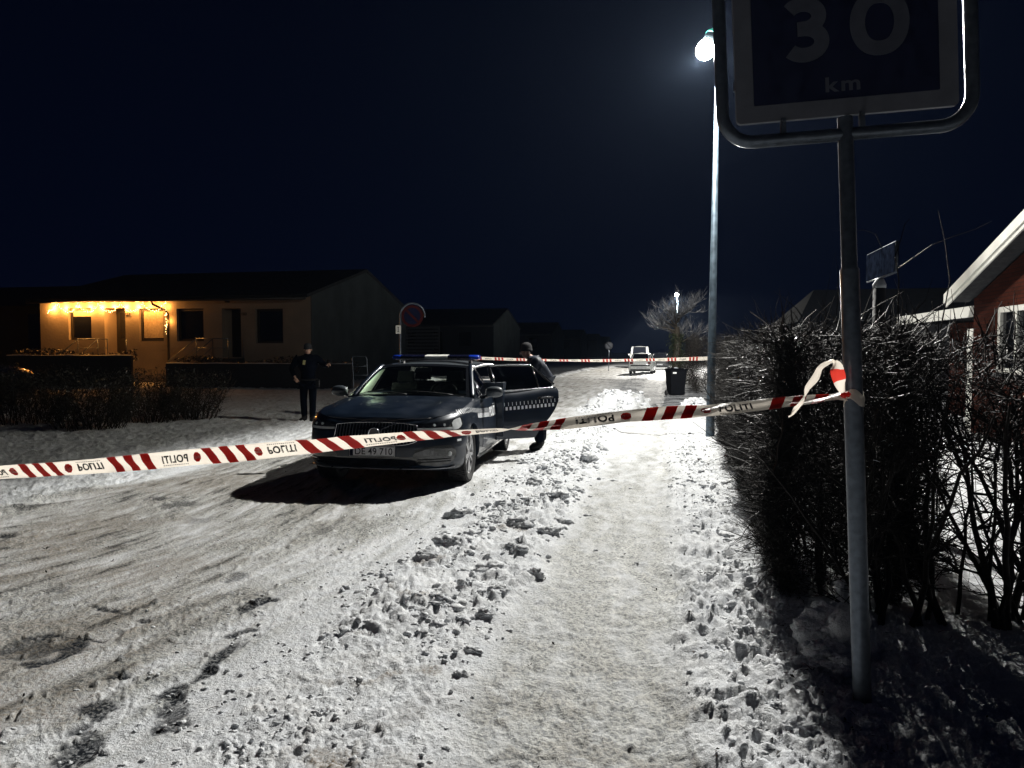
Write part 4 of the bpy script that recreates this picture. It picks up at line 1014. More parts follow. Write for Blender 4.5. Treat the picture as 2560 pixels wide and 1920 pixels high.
for k in range(16):
    x = -1.70-.064*k; zb_ = .735+.045*(k/15)
    mb.add([dsp(x, zb_+.066, .004), dsp(x-.010, zb_+.066, .004), dsp(x-.010, zb_+.115, .004), dsp(x, zb_+.115, .004)], [(0, 1, 2, 3)]) if x-.01 > rx(zb_+.1) else None
mb.build('chequer_stripe', M['white'], dr)
# cowl strip under the windscreen
MB().grid(lambda a, b: Vector((-.44-.20*abs(-1+2*a)**2-.07*b, (-1+2*a)*.76, 1.003-.012*abs(-1+2*a)**2+.006*b)), 20, 3).build('cowl', M['blackplastic'], car, True)

# ------------------------------------------------------------------ far cars
def far_car(loc, rz, paint, label, kind):
    e = empty('parked_car', loc, (0, 0, rz), label, 'car' if kind != 'van' else 'van')
    if kind == 'van':
        b = Body(.85, -4.0, .92, zt=[(.85, .95), (.3, 1.15), (-.4, 1.25), (-4.0, 1.25)], front0=.1, rear0=-3.8, p=4, q=6, ins=[(0, .1), (.1, .02), (.4, 0), (.9, .01), (1, .02)]); H = 2.15; xr_ = -3.95; xf0, xf1 = -.35, -.9; bz = 1.25; yb, yt = .88, .80
    else:
        b = Body(.75, -3.25, .87, zt=[(.75, .72), (.3, .86), (-.3, .94), (-3.25, .95)], front0=.0, rear0=-2.9, p=3, q=4.5); H = 1.50; xr_ = -3.12; xf0, xf1 = -.35, -1.2; bz = .95; yb, yt = .78, .60
    wb_ = 2.55 if kind != 'van' else 2.9
    bm = b.mesh(.04, .0); boolean(bm, [cyl_y(x, .31, .34, a, c_, 24) for x in (0, -wb_) for a, c_ in ((.55, 1.2), (-1.2, -.55))], 'body', paint, e)
    for x in (0, -wb_):
        for sg in (1, -1): wheel(e, x, sg*.74, sg, .31, .19, 5, False)
    def cab(a, b_, off=0):      # ring round the cabin, b_ up
        y = yb+(yt-yb)*b_; x0 = xf0+(xf1-xf0)*b_; x1 = xr_+(.30 if kind != 'van' else .08)*b_
        th = a*2*math.pi; c, s_ = math.cos(th), math.sin(th); c = math.copysign(abs(c)**.28, c); s_ = math.copysign(abs(s_)**.28, s_)
        return Vector(((x0+x1)/2+c*((x0-x1)/2+off), s_*(y+off), bz+(H-bz-.05)*b_))
    MB().grid(lambda a, b_: cab(a, b_), 49, 6, True).build('windows', M['pane'], e, True)
    rf = MB().grid(lambda a, b_: (cab(a, 1)*(1-b_)+Vector(((xf1+xr_)/2, 0, H+.03))*b_) if b_ > 0 else cab(a, .97, .012), 49, 8, True)
    for k in (0.5, ): pass
    for a in (.085, .165, .335, .415, .585, .665, .835, .915):
        rf.tube([cab(a, 0, .008), cab(a, .5, .008), cab(a, 1, .006)], .035, 6)
    rf.build('roof', paint, e, True)
    for sg in (1, -1):
        MB().box((b.xr+.04, sg*.62, .80), (.10, .22, .16)).build('tail_light', M['redlens'], e)
        MB().box((.62 if kind != 'van' else .74, sg*.60, .66), (.12, .22, .12)).build('headlight', M['lens'], e)
        MB().box((xf0-.35, sg*(yb+.15), bz+.06), (.08, .16, .12)).build('door_mirror', paint, e)
    MB().box((b.xr-.012, 0, .62), (.02, 1.36, .10)).build('bumper_band', M['blackplastic'], e)
    MB().box((b.xr-.02, 0, .46), (.02, .50, .11)).build('number_plate', M['plate'], e)
    MB().box((b.xr+.05, 0, .30), (.10, 1.4, .12)).build('rear_bumper', M['blackplastic'], e)
    return e
def head_to(dx, dy): return math.atan2(dy, dx)
hatch = px(1612, 930, 52); rz_up = math.atan2(CT, ST)      # facing up the street, tail to us
far_car((hatch.x+.6, hatch.y+3.6, 0), rz_up-.06, M['carwhite'], 'small white hatchback parked on the snowy road with its tail toward us', 'hatch')
v = px(1588, 900, 74); far_car((v.x+.4, v.y, 0), rz_up+math.pi, M['carwhite'], 'white van parked beyond the small white hatchback', 'van')
v = px(1650, 900, 66); far_car((v.x+.7, v.y+3, 0), rz_up-.03, mat('dark_far_paint', (.01, .011, .014), .25, coat=.6), 'dark car parked right of the small white hatchback', 'hatch')
v = px(-22, 900, 21); far_car((v.x, v.y, .0), R(8), bpy.data.materials['dark_far_paint'], 'dark van just visible at the left edge behind the bushes', 'van')
# added fill lamp aimed at the frosted side window; no such lamp is seen
cl = bpy.data.lights.new('window_fill_light', 'AREA'); cl.energy = 13.0; cl.color = (.92, 1.0, .80); cl.size = .06
co = bpy.data.objects.new('window_fill_light', cl); COL.objects.link(co); co.parent = car; co.location = (-1.06, -.47, 1.165); co.rotation_euler = (R(-90), 0, 0)

# ------------------------------------------------------------------ hedges
def twigs(P0, D, Ln, r0, bend, nseg=3, sides=3, droop=0.0, jit=.035):
    """numpy: many curved tapered twigs"""
    n = len(P0); D = D/np.linalg.norm(D, axis=1, keepdims=True)
    rnd = RNG.normal(size=(n, 3)); S = np.cross(D, rnd); S /= np.linalg.norm(S, axis=1, keepdims=True)+1e-9
    rings = []
    for k in range(nseg+1):
        t = k/nseg
        c = P0+D*(Ln*t)[:, None]+S*(bend*Ln*t*t)[:, None]; c[:, 2] -= droop*Ln*t*t
        if 0 < k < nseg: c = c+RNG.normal(size=(n, 3))*(Ln*jit)[:, None]
        rings.append(c)
    W = np.cross(D, S); V = np.zeros((n, nseg+1, sides, 3))
    for k in range(nseg+1):
        r = r0*(1-.72*k/nseg)
        for q in range(sides):
            a = 2*np.pi*q/sides; V[:, k, q] = rings[k]+(S*math.cos(a)+W*math.sin(a))*r[:, None]
    base = (np.arange(n)*(nseg+1)*sides)[:, None]; fl = []
    for k in range(nseg):
        for q in range(sides):
            a = k*sides+q; b = k*sides+(q+1) % sides; fl.append(np.concatenate([base+a, base+b, base+b+sides, base+a+sides], 1))
    return V.reshape(-1, 3), np.concatenate(fl, 0), rings
def leaves(P, size):
    n = len(P); a = RNG.normal(size=(n, 3)); a /= np.linalg.norm(a, axis=1, keepdims=True); b = np.cross(a, RNG.normal(size=(n, 3))); b /= np.linalg.norm(b, axis=1, keepdims=True)
    s = size*RNG.uniform(.6, 1.3, n)[:, None]; c = np.cross(a, b)*.25
    V = np.stack([P-a*s, P+(b*.5+c)*s, P+a*s, P-(b*.5-c)*s], 1).reshape(-1, 3)
    return V, np.arange(4*n).reshape(n, 4)
def cat_mesh(parts):
    V = []; Fs = []; o = 0
    for v, f in parts: V.append(v); Fs.append(f+o); o += len(v)
    return np.concatenate(V), np.concatenate(Fs)
def hedge_mass(e, A, Bp, half, ztop, n, n_fine, n_leaf, bmat, zlow=0.0, density=None, out_bias=.6, tw=.0028, open_low=0.0, overhang=.16, lm=None, stems=True, stem_n=None, stem_r=.018):
    """hedge between ground points A and B; local to e"""
    A = np.array(A[:2]); Bq = np.array(Bp[:2]); d = Bq-A; L = np.linalg.norm(d); d = d/L; nrm = np.array([d[1], -d[0]])
    def hh(s, q): return half*(1+.10*np.sin(s*2.3)+.07*np.sin(s*5.1+1))
    def sample(m, low=0.0, surf=.6):
        s = RNG.uniform(0, L, m); z = RNG.uniform(low, 1, m)
        q = np.where(RNG.uniform(0, 1, m) < surf, np.sign(RNG.uniform(-1, 1, m))*(1-np.abs(RNG.normal(0, .16, m))), RNG.uniform(-1, 1, m))
        q = np.clip(q, -1.05, 1.05)
        wob = 1+.06*perlin(s*1.3, z*2.5, 5)*1.5
        prof = (.74+.36*np.sin(np.clip(z*1.15+.12, 0, 1)*np.pi*.80))
        w = q*hh(s, q)*prof*wob; zt = ztop*(1+.035*np.sin(s*1.7)+.03*np.sin(s*4.3+2))
        P = np.stack([A[0]+d[0]*s+nrm[0]*w, A[1]+d[1]*s+nrm[1]*w, z*zt], 1); return P, s, q, z
    parts = []
    # coarse branches
    P, s, q, z = sample(n//3, .08, .3)
    if open_low > 0: k = (z > open_low) | (RNG.uniform(0, 1, len(z)) < .03); P, s, q, z = P[k], s[k], q[k], z[k]
    D = np.stack([nrm[0]*q*.15+RNG.normal(0, .6, len(s)), nrm[1]*q*.15+RNG.normal(0, .6, len(s)), RNG.normal(.4, .5, len(s))], 1)
    v, f, _ = twigs(P, D, RNG.uniform(.14, .34, len(s)), RNG.uniform(tw, tw*2.2, len(s)), RNG.normal(0, .25, len(s)), 3, 3); parts.append((v, f))
    # surface twigs
    P, s, q, z = sample(n, .03, .75)
    if open_low > 0: k = (z > open_low+.05*np.sin(s*5)) | (RNG.uniform(0, 1, len(z)) < .03); P, s, q, z = P[k], s[k], q[k], z[k]
    D = np.stack([nrm[0]*q*out_bias+RNG.normal(0, .6, len(s)), nrm[1]*q*out_bias+RNG.normal(0, .6, len(s)), RNG.normal(.10, .45, len(s))], 1)
    v, f, rg = twigs(P-D*.05, D, RNG.uniform(.05, .17, len(s)), RNG.uniform(tw*.4, tw*.9, len(s)), RNG.normal(0, .3, len(s)), 3, 3); parts.append((v, f))
    P, s, q, z = sample(n_fine, .02, .85)
    if open_low > 0: k = (z > open_low) | (RNG.uniform(0, 1, len(z)) < .02); P, s, q, z = P[k], s[k], q[k], z[k]
    D = RNG.normal(0, 1, (len(s), 3))
    v, f, _ = twigs(P, D, RNG.uniform(.03, .10, len(s)), RNG.uniform(tw*.3, tw*.55, len(s)), RNG.normal(0, .3, len(s)), 2, 3); parts.append((v, f))
    # long feelers out of the top and face
    m = int(L*5); P, s, q, z = sample(m, .3, .95)
    D = np.stack([nrm[0]*q*1.2+RNG.normal(0, .35, m), nrm[1]*q*1.2+RNG.normal(0, .35, m), RNG.normal(.15, .3, m)+.35*(z > .85)], 1)
    v, f, _ = twigs(P, D, RNG.uniform(.2, .2+overhang*2.2, m), RNG.uniform(tw*.5, tw*.9, m), RNG.normal(0, .3, m), 4, 3); v4 = (v, f)
    parts.append(v4)
    V, Fq = cat_mesh(parts); fast_mesh('twigs', V, Fq, bmat, e)
    if n_leaf:
        P, s, q, z = sample(n_leaf, .02, .8); v, f = leaves(P, .013); fast_mesh('leaves', v, f, lm or M['leaf'], e)
    if stems:
        m = stem_n or int(L*5); pr = []
        s = RNG.uniform(0, L, m); w = RNG.uniform(-.45, .45, m)*half
        P = np.stack([A[0]+d[0]*s+nrm[0]*w, A[1]+d[1]*s+nrm[1]*w, np.full(m, -.03)], 1)
        D = np.stack([RNG.normal(0, .22, m), RNG.normal(0, .22, m), np.ones(m)], 1)
        v, f, rg = twigs(P, D, RNG.uniform(.7, 1.0, m)*ztop, RNG.uniform(stem_r*.5, stem_r, m), RNG.normal(0, .16, m), 8, 6, jit=.008); pr.append((v, f))
        for lvl in range(3):
            reps = 5 if lvl == 0 else 3; idx = np.repeat(np.arange(len(rg[0])), reps); t = RNG.uniform(.15, .95, len(idx)); k = np.minimum((t*(len(rg)-1)).astype(int), len(rg)-2)
            ra = np.stack(rg, 0); P = ra[k, idx]; Dm = ra[k+1, idx]-P; Dm /= np.linalg.norm(Dm, axis=1, keepdims=True)+1e-9
            D = Dm*.6+RNG.normal(0, .55, (len(idx), 3)); D[:, 2] = np.abs(D[:, 2])*.7+.05
            v, f, rg = twigs(P, D, RNG.uniform(.25, .6, len(idx))*(.9 if lvl == 0 else .55 if lvl == 1 else .35), np.full(len(idx), stem_r*(.34 if lvl == 0 else .18 if lvl == 1 else .10)), RNG.normal(0, .28, len(idx)), 6 if lvl == 0 else 4, 4, jit=.014); 
            pr.append((v, f))
        V = []; 
        V, Fq = cat_mesh(pr); fast_mesh('stems', V, Fq, bmat, e)
hA = WS(1.50, 14.3); hB = WS(1.20, 5.0)
he = empty('hedge', tuple(hA), (0, 0, 0), 'dense dark leafless hedge bordering the footpath from the tall lamp post', 'hedge')
def rel(p, o): return (p[0]-o[0], p[1]-o[1], 0)
hedge_mass(he, rel(hA, hA), rel(hB, hA), .49, 1.70, 34000, 34000, 30000, M['twig'], overhang=.10, out_bias=.28)
h2a = WS(1.05, 4.55); h2b = Vector((5.4, 4.05, 0))
h2 = empty('hedge', tuple(h2a), (0, 0, 0), 'thin open hedge with bare stems against bright snow, right of the sign post', 'hedge')
hedge_mass(h2, rel(h2a, h2a), rel(h2b, h2a), .30, 1.66, 13000, 15000, 0, M['twig'], overhang=.2, open_low=.56, stem_n=64, stem_r=.026, tw=.003)
# dense near corner
h3 = WS(1.12, 5.2); h3b = Vector((2.02, 4.5, 0))
hedge_mass(he, rel(h3, hA), rel(h3b, hA), .36, 1.70, 7000, 9000, 6000, M['twig'], overhang=.08, stems=False, out_bias=.28)
# long shoots above the hedge
def shoot(pts, Y, r):
    mb = MB(); q = [px(x, y, Y+.02*i)-hA for i, (x, y) in enumerate(pts)]; mb.tube(q, [r*(1-.75*i/(len(q)-1)) for i in range(len(q))], 5); mb.build('shoot', M['twig'], he)
shoot([(2246, 820), (2245, 760), (2247, 700), (2238, 640), (2252, 600), (2262, 560), (2276, 545)], 6.2, .008)
shoot([(2247, 670), (2290, 640), (2330, 612), (2380, 592), (2440, 572), (2480, 552)], 6.2, .006)
shoot([(2130, 800), (2200, 760), (2260, 728)], 6.0, .006); shoot([(2040, 850), (2010, 800), (1990, 770), (1960, 745), (1935, 728)], 6.4, .005)
shoot([(2090, 830), (2095, 700), (2088, 630)], 6.6, .004); shoot([(2050, 820), (2085, 640)], 7.0, .004); shoot([(2350, 830), (2375, 700), (2362, 600), (2345, 525)], 7.5, .008)
shoot([(1985, 850), (1978, 800), (1980, 760), (1968, 720)], 6.4, .004); shoot([(2205, 620), (2190, 585), (2160, 575), (2080, 577)], 6.3, .004)
shoot([(2400, 860), (2385, 780), (2378, 722)], 5.6, .006); shoot([(2300, 850), (2290, 790), (2268, 735)], 5.9, .005); shoot([(2480, 870), (2440, 800), (2420, 760)], 5.2, .006)
# long sticks reaching out over the footpath near the lamp post
mb = MB()
for pts, Y in (([(1900, 905), (1850, 870), (1800, 862), (1745, 862)], 11.5), ([(1880, 880), (1820, 850), (1770, 858), (1720, 885)], 12.5), ([(1900, 950), (1840, 935), (1800, 925)], 10.5), ([(1870, 905), (1820, 945), (1740, 965)], 11.2),
               ([(1860, 1010), (1800, 1080), (1770, 1068)], 11.0), ([(1840, 1100), (1800, 1110), (1765, 1098)], 10.4), ([(1950, 850), (1870, 835), (1830, 838)], 9.5), ([(1900, 1180), (1850, 1165), (1800, 1150)], 8.5)):
    q = [px(x, y, Y-.1*i)-hA for i, (x, y) in enumerate(pts)]; mb.tube(q, [.006-.0012*i for i in range(len(q))], 4)
mb.build('sticks', M['twigb'], he)
# far hedge behind the wheelie bin
hC = WS(1.95, 37); hD = WS(2.1, 27.6)
h4 = empty('hedge', tuple(hC), (0, 0, 0), 'dark hedge behind the wheelie bin beyond the driveway', 'hedge')
hedge_mass(h4, rel(hC, hC), rel(hD, hC), 1.0, 2.15, 8000, 8000, 16000, M['twig'], tw=.006, stems=False, out_bias=.2)

# ------------------------------------------------------------------ left bushes
def bush(x0, y0, w, h, label, n, group='bushes along the side road'):
    p = G(x0, y0); e = empty('bush', (p.x, p.y, 0), (0, 0, 0), label, 'bush', group)
    m = n; a = RNG.uniform(0, 2*np.pi, m); rad = np.sqrt(RNG.uniform(0, 1, m)); cx = rad*np.cos(a)*w*.30; cy = rad*np.sin(a)*w*.2
    P = np.stack([cx, cy, np.full(m, -.02)], 1); D = np.stack([np.cos(a)*rad*.55+RNG.normal(0, .12, m), np.sin(a)*rad*.4+RNG.normal(0, .12, m), np.ones(m)], 1)
    v, f, rg = twigs(P, D, RNG.uniform(.6, 1.05, m)*h, RNG.uniform(.006, .013, m), RNG.normal(0, .2, m), 5, 4); parts = [(v, f)]
    for lvl in range(2):
        reps = 7 if lvl == 0 else 4; idx = np.repeat(np.arange(len(rg[0])), reps); t = RNG.uniform(.15, .98, len(idx)); ra = np.stack(rg, 0); k = np.minimum((t*(len(rg)-1)).astype(int), len(rg)-2); P = ra[k, idx]
        D = (ra[k+1, idx]-P); D /= np.linalg.norm(D, axis=1, keepdims=True)+1e-9; D = D*.8+RNG.normal(0, .5, (len(idx), 3))
        v, f, rg = twigs(P, D, RNG.uniform(.15, .45, len(idx))*(1 if lvl == 0 else .6), np.full(len(idx), .0045 if lvl == 0 else .0028), RNG.normal(0, .3, len(idx)), 4 if lvl == 0 else 3, 3); parts.append((v, f))
    V, Fq = cat_mesh(parts); fast_mesh('branches', V, Fq, M['twigb'], e)
    nl = n*26; r = np.sqrt(RNG.uniform(0, 1, nl)); a = RNG.uniform(0, 2*np.pi, nl); z = RNG.uniform(.12, 1, nl)**.8
    P = np.stack([r*np.cos(a)*w*.5*(.7+.4*z), r*np.sin(a)*w*.35*(.7+.4*z), z*h*.92*(1+.1*np.sin(a*3))], 1); v, f = leaves(P, .028); fast_mesh('leaves', v, f, M['leaf'], e)
    return e
bush(60, 1062, 2.6, 1.35, 'dark bush at the left edge of the side road', 90); bush(225, 1078, 2.2, 1.25, 'dark bush of upright twigs, second from the left edge', 90)
bush(370, 1058, 2.0, 1.25, 'dark twiggy bush between its two neighbours on the side road', 70); bush(480, 1052, 1.7, 1.15, 'rightmost dark bush with arching branches beside the snowy side road', 60)
bush(-120, 1060, 2.6, 1.4, 'dark bush cut off by the left edge of the picture', 60)

# ------------------------------------------------------------------ bare road tree and bin
def tree(loc, h, label, seed):
    rnd = random.Random(seed); e = empty('tree', loc, (0, 0, 0), label, 'tree')
    mb = MB(); tr = MB(); leaf = []
    tr.tube([(0, 0, -.1), (.03, 0, .6), (-.02, .02, 1.2), (.04, 0, 1.9), (.0, 0, 2.7)], [.28, .22, .20, .18, .10], 10)
    def grow(p, d, L, r, lvl):
        pts = [p]; q = p; dd = d.copy()
        for k in range(4):
            dd = (dd+Vector((rnd.gauss(0, .12), rnd.gauss(0, .12), .06+.05*lvl))).normalized(); q = q+dd*L/4; pts.append(q)
        (tr if lvl == 0 else mb).tube(pts, [r*(1-.17*k) for k in range(5)], 6 if lvl < 2 else 4, caps=False)
        if lvl < 3:
            for k in range(5 if lvl < 2 else 4):
                t = rnd.uniform(.25, 1); i = min(int(t*4), 3); b = pts[i].lerp(pts[i+1], t*4-i)
                nd = (dd+Vector((rnd.gauss(0, .75), rnd.gauss(0, .75), rnd.gauss(.0, .4)))).normalized(); grow(b, nd, L*rnd.uniform(.5, .75), r*.45, lvl+1)
    for k in range(15):
        a = 2*math.pi*k/15+rnd.uniform(-.3, .3); grow(Vector((0, 0, 1.9+.09*k)), Vector((math.cos(a), math.sin(a), rnd.uniform(.15, .75))).normalized(), h*.42, .045, 0)
    tr.build('trunk', M['twigb'], e, True); mb.build('crown', M['twigw'], e)
    return e
M['twigw'] = mat('lit_twigs', (.045, .046, .05), .35, spec=.6, noise=(5, .6))  # twig colour brightened to carry the lamp's glints
tp_ = px(1700, 900, 33); te = tree((tp_.x-.15, tp_.y, 0), 2.5, 'bare tree with lamp-lit twigs beside the far lamp post, behind the wheelie bin', 5)
P = np.stack([RNG.normal(0, .17, 5000), RNG.normal(0, .17, 5000), RNG.uniform(.1, 2.4, 5000)], 1); v, f = leaves(P, .035); fast_mesh('ivy', v, f, M['ivy'], te)
bp_ = G(1689, 990); be = empty('wheelie_bin', (bp_.x, bp_.y, 0), (0, 0, R(6)), 'dark wheelie bin with a white sticker standing by the driveway', 'bin')
MB().add([Vector((x*(.24 if z < .5 else .29), y*(.26 if z < .5 else .33), z)) for z in (.06, .96) for x, y in ((-1, -1), (1, -1), (1, 1), (-1, 1))], [(3, 2, 1, 0), (4, 5, 6, 7), (0, 1, 5, 4), (1, 2, 6, 5), (2, 3, 7, 6), (3, 0, 4, 7)]).box((0, 0, .94), (.62, .70, .05)).build('body', M['bin'], be)
MB().grid(lambda a, b: Vector(((-.5+a)*.64, (-.5+b)*.76-.01, .975+.05*math.sin(math.pi*b)*(1-abs(2*a-1)**4))), 9, 9).box((0, 0, .972), (.64, .76, .02)).build('lid', M['bin'], be)
MB().tube([(-.24, .36, .97), (-.24, .43, .99), (.24, .43, .99), (.24, .36, .97)], .014, 6).build('handle', M['bin'], be)
for sx_ in (-1, 1): MB().add(cyl_y(0, 0, .10, -.03, .03, 20).v, cyl_y(0, 0, .10, -.03, .03, 20).f).build('bin_wheel', M['rubber'], be).matrix_local = Matrix.Translation((sx_*.27, .25, .10)) @ Matrix.Rotation(R(90), 4, 'Z')
MB().box((-.15, -.327, .845), (.13, .004, .055), (R(-4), 0, 0)).build('sticker', M['label'], be)
MB().grid(lambda a, b: Vector((-.12+.16*a, -.25+.3*b, 1.01+.035*math.sin(math.pi*a)*math.sin(math.pi*b))), 7, 7).build('snow_patch', M['snowcap'], be, True)

# ------------------------------------------------------------------ street name plate
s0 = Vector((3.36, 6.5, 0)); s1 = Vector((3.56, 7.44, 0)); d = (s1-s0); L = d.length; mid = (s0+s1)/2
st = empty('street_name_sign', (mid.x, mid.y, 0), (0, 0, math.atan2(d.y, d.x)), 'small worn street name plate on a short post above the hedge', 'street sign')
zt_ = 2.56; zb_ = 2.30
MB().box((0, 0, (zt_+zb_)/2), (L, .035, zt_-zb_)).build('plate_panel', mat('street_plate_blue', (.010, .014, .026), 1.0, spec=0.0, noise=(16, .6)), st)
MB().tube([(-L/2, 0, zb_), (L/2, 0, zb_), (L/2, 0, zt_), (-L/2, 0, zt_)], .014, 6, closed=True).build('plate_frame', M['galv'], st, True)
MB().tube([(0.05, .0, -.1), (0.05, 0, 2.22)], .055, 12).build('post', M['conc'], st, True)
MB().tube([(0.05, 0, 2.20), (0.05, 0, 2.235), (0.03, 0, 2.29)], [.058, .06, .03], 12).build('post_cap', M['snowcap'], st, True)

# ------------------------------------------------------------------ brick house on the right
hc = WS(5.9, 15.95); ang_ = math.atan2(-CT, -ST)
bh = empty('brick_house', tuple(hc), (0, 0, ang_), 'red brick house with white barge boards behind the hedge', 'house')
EZ, SL, AP = 2.62, .325, 4.8
def wall_with_hole(poly, hole):
    mb = MB(); (hx0, hx1, hz0, hz1) = hole; tz = lambda x: EZ+SL*(x if x < AP else 2*AP-x)
    xs = [0, hx0, hx1, AP, 2*AP]
    for a, b in zip(xs[:-1], xs[1:]):
        segs = [(0, None)] if not (a >= hx0 and b <= hx1) else [(0, hz0), (hz1, None)]
        for z0, z1 in segs:
            mb.add([(a, 0, z0), (b, 0, z0), (b, 0, z1 if z1 is not None else tz(b)), (a, 0, z1 if z1 is not None else tz(a))], [(0, 1, 2, 3)])
    mb.add([(hx0, 0, hz0), (hx1, 0, hz0), (hx1, .1, hz0), (hx0, .1, hz0)], [(0, 1, 2, 3)]); mb.add([(hx0, 0, hz1), (hx1, 0, hz1), (hx1, .1, hz1), (hx0, .1, hz1)], [(0, 3, 2, 1)])
    mb.add([(hx0, 0, hz0), (hx0, .1, hz0), (hx0, .1, hz1), (hx0, 0, hz1)], [(0, 1, 2, 3)]); mb.add([(hx1, 0, hz0), (hx1, .1, hz0), (hx1, .1, hz1), (hx1, 0, hz1)], [(0, 3, 2, 1)])
    mb.add([(0, 0, 0), (0, 12, 0), (0, 12, EZ), (0, 0, EZ)], [(0, 1, 2, 3)]); mb.add([(2*AP, 0, 0), (2*AP, 12, 0), (2*AP, 12, EZ), (2*AP, 0, EZ)], [(0, 3, 2, 1)])
    mb.add([(0, 12, 0), (2*AP, 12, 0), (2*AP, 12, EZ), (AP, 12, EZ+SL*AP), (0, 12, EZ)], [(0, 1, 2, 3, 4)])
    return mb
HW = (1.05, 2.45, 1.21, 2.40)
wall_with_hole(None, HW).build('wall', M['brick'], bh)
rf = MB()
for sg in (1, -1):
    x0 = -.22 if sg > 0 else 2*AP+.22; z0 = EZ-.22*SL+.12; z1 = EZ+SL*AP+.12
    rf.prism([(x0, 0, z0), (AP, 0, z1), (AP, 0, z1+.10), (x0, 0, z0+.10)], (0, -.42, 0), (0, 12.4, 0))
rfo = rf.build('roof', M['roof'], bh)
for sg in (1, -1):
    x0 = -.25 if sg > 0 else 2*AP+.25; z0 = EZ-.25*SL
    bb = MB().prism([(x0, 0, z0+.02), (AP, 0, z0+.02+SL*(AP+.25)), (AP, 0, z0+.20+SL*(AP+.25)), (x0, 0, z0+.20)], (0, -.46, 0), (0, -.425, 0))
    bb.prism([(x0, 0, z0-.06), (AP, 0, z0-.06+SL*(AP+.25)), (AP, 0, z0+.045+SL*(AP+.25)), (x0, 0, z0+.045)], (0, -.43, 0), (0, -.40, 0)); bb.build('barge_board', M['whitewood'], bh)
sf = MB().prism([(-.22, 0, EZ-.22*SL+.03), (AP, 0, EZ+SL*AP+.03), (AP, 0, EZ+SL*AP+.06), (-.22, 0, EZ-.22*SL+.06)], (0, -.40, 0), (0, .0, 0)); sf.build('soffit', M['roof'], bh)
def window(parent, x0, x1, z0, z1, y, fm, fw=.07, mull=0, blind=None, sill=True, pm=None):
    w = MB(); dpt = .05
    w.box(((x0+x1)/2, y, z1-fw/2), (x1-x0, dpt, fw)).box(((x0+x1)/2, y, z0+fw/2), (x1-x0, dpt, fw)).box((x0+fw/2, y+.001, (z0+z1)/2), (fw, dpt, z1-z0-2*fw)).box((x1-fw/2, y+.001, (z0+z1)/2), (fw, dpt, z1-z0-2*fw))
    for k in range(mull): w.box((x0+(x1-x0)*(k+1)/(mull+1), y+.002, (z0+z1)/2), (fw*.7, dpt, z1-z0-2*fw))
    wo_ = w.build('window', fm, parent)
    MB().box(((x0+x1)/2, y+.03, (z0+z1)/2), (x1-x0-fw, .008, z1-z0-fw)).build('pane', pm or M['pane'], wo_)
    if blind is not None: MB().box(((x0+x1)/2, y+.018, z1-fw-(z1-z0-2*fw)*blind/2), (x1-x0-2*fw-.06, .01, (z1-z0-2*fw)*blind)).build('blind', M['blind'], wo_)
    if sill: MB().box(((x0+x1)/2, y-.05, z0-.03), (x1-x0+.1, .14, .05)).build('sill', M['conc'], wo_)
    return wo_
window(bh, HW[0], HW[1], HW[2], HW[3], .03, M['whitewood'], .10, 1)
cp = MB(); cp.box((-2.65, .10, 2.40), (5.1, .05, .22)).build('carport_fascia', M['whitewood'], bh)
MB().box((-2.65, 2.6, 2.45), (5.1, 4.9, .08)).build('carport_roof', M['roof'], bh)
MB().add([(-4.7, 1.2, 0), (-.02, 1.2, 0), (-.02, 1.2, 2.3), (-4.7, 1.2, 2.3)], [(0, 1, 2, 3)]).build('side_wall', M['brick'], bh)
MB().box((-.22, .06, 1.05), (.30, .07, 2.0)).build('door_panel', M['whitewood'], bh)
MB().box((-5.1, .14, 1.1), (.10, .10, 2.18)).build('carport_post', M['whitewood'], bh)
# neighbour behind
n0 = px(1985, 800, 30); nh = empty('neighbour_house', (n0.x+.5, n0.y, 0), (0, 0, -TH), 'dark roofed house faintly seen behind the hedge and sign post', 'house')
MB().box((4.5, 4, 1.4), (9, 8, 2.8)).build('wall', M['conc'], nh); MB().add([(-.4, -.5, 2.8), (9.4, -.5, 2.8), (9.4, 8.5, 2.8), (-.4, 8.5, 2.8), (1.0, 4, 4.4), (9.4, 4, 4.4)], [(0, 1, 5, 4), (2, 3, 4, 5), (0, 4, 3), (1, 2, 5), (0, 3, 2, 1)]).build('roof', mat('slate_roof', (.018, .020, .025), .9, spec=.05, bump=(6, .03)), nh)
MB().box((2.5, -.02, 1.6), (1.4, .05, 1.1)).build('window', M['pane'], nh)

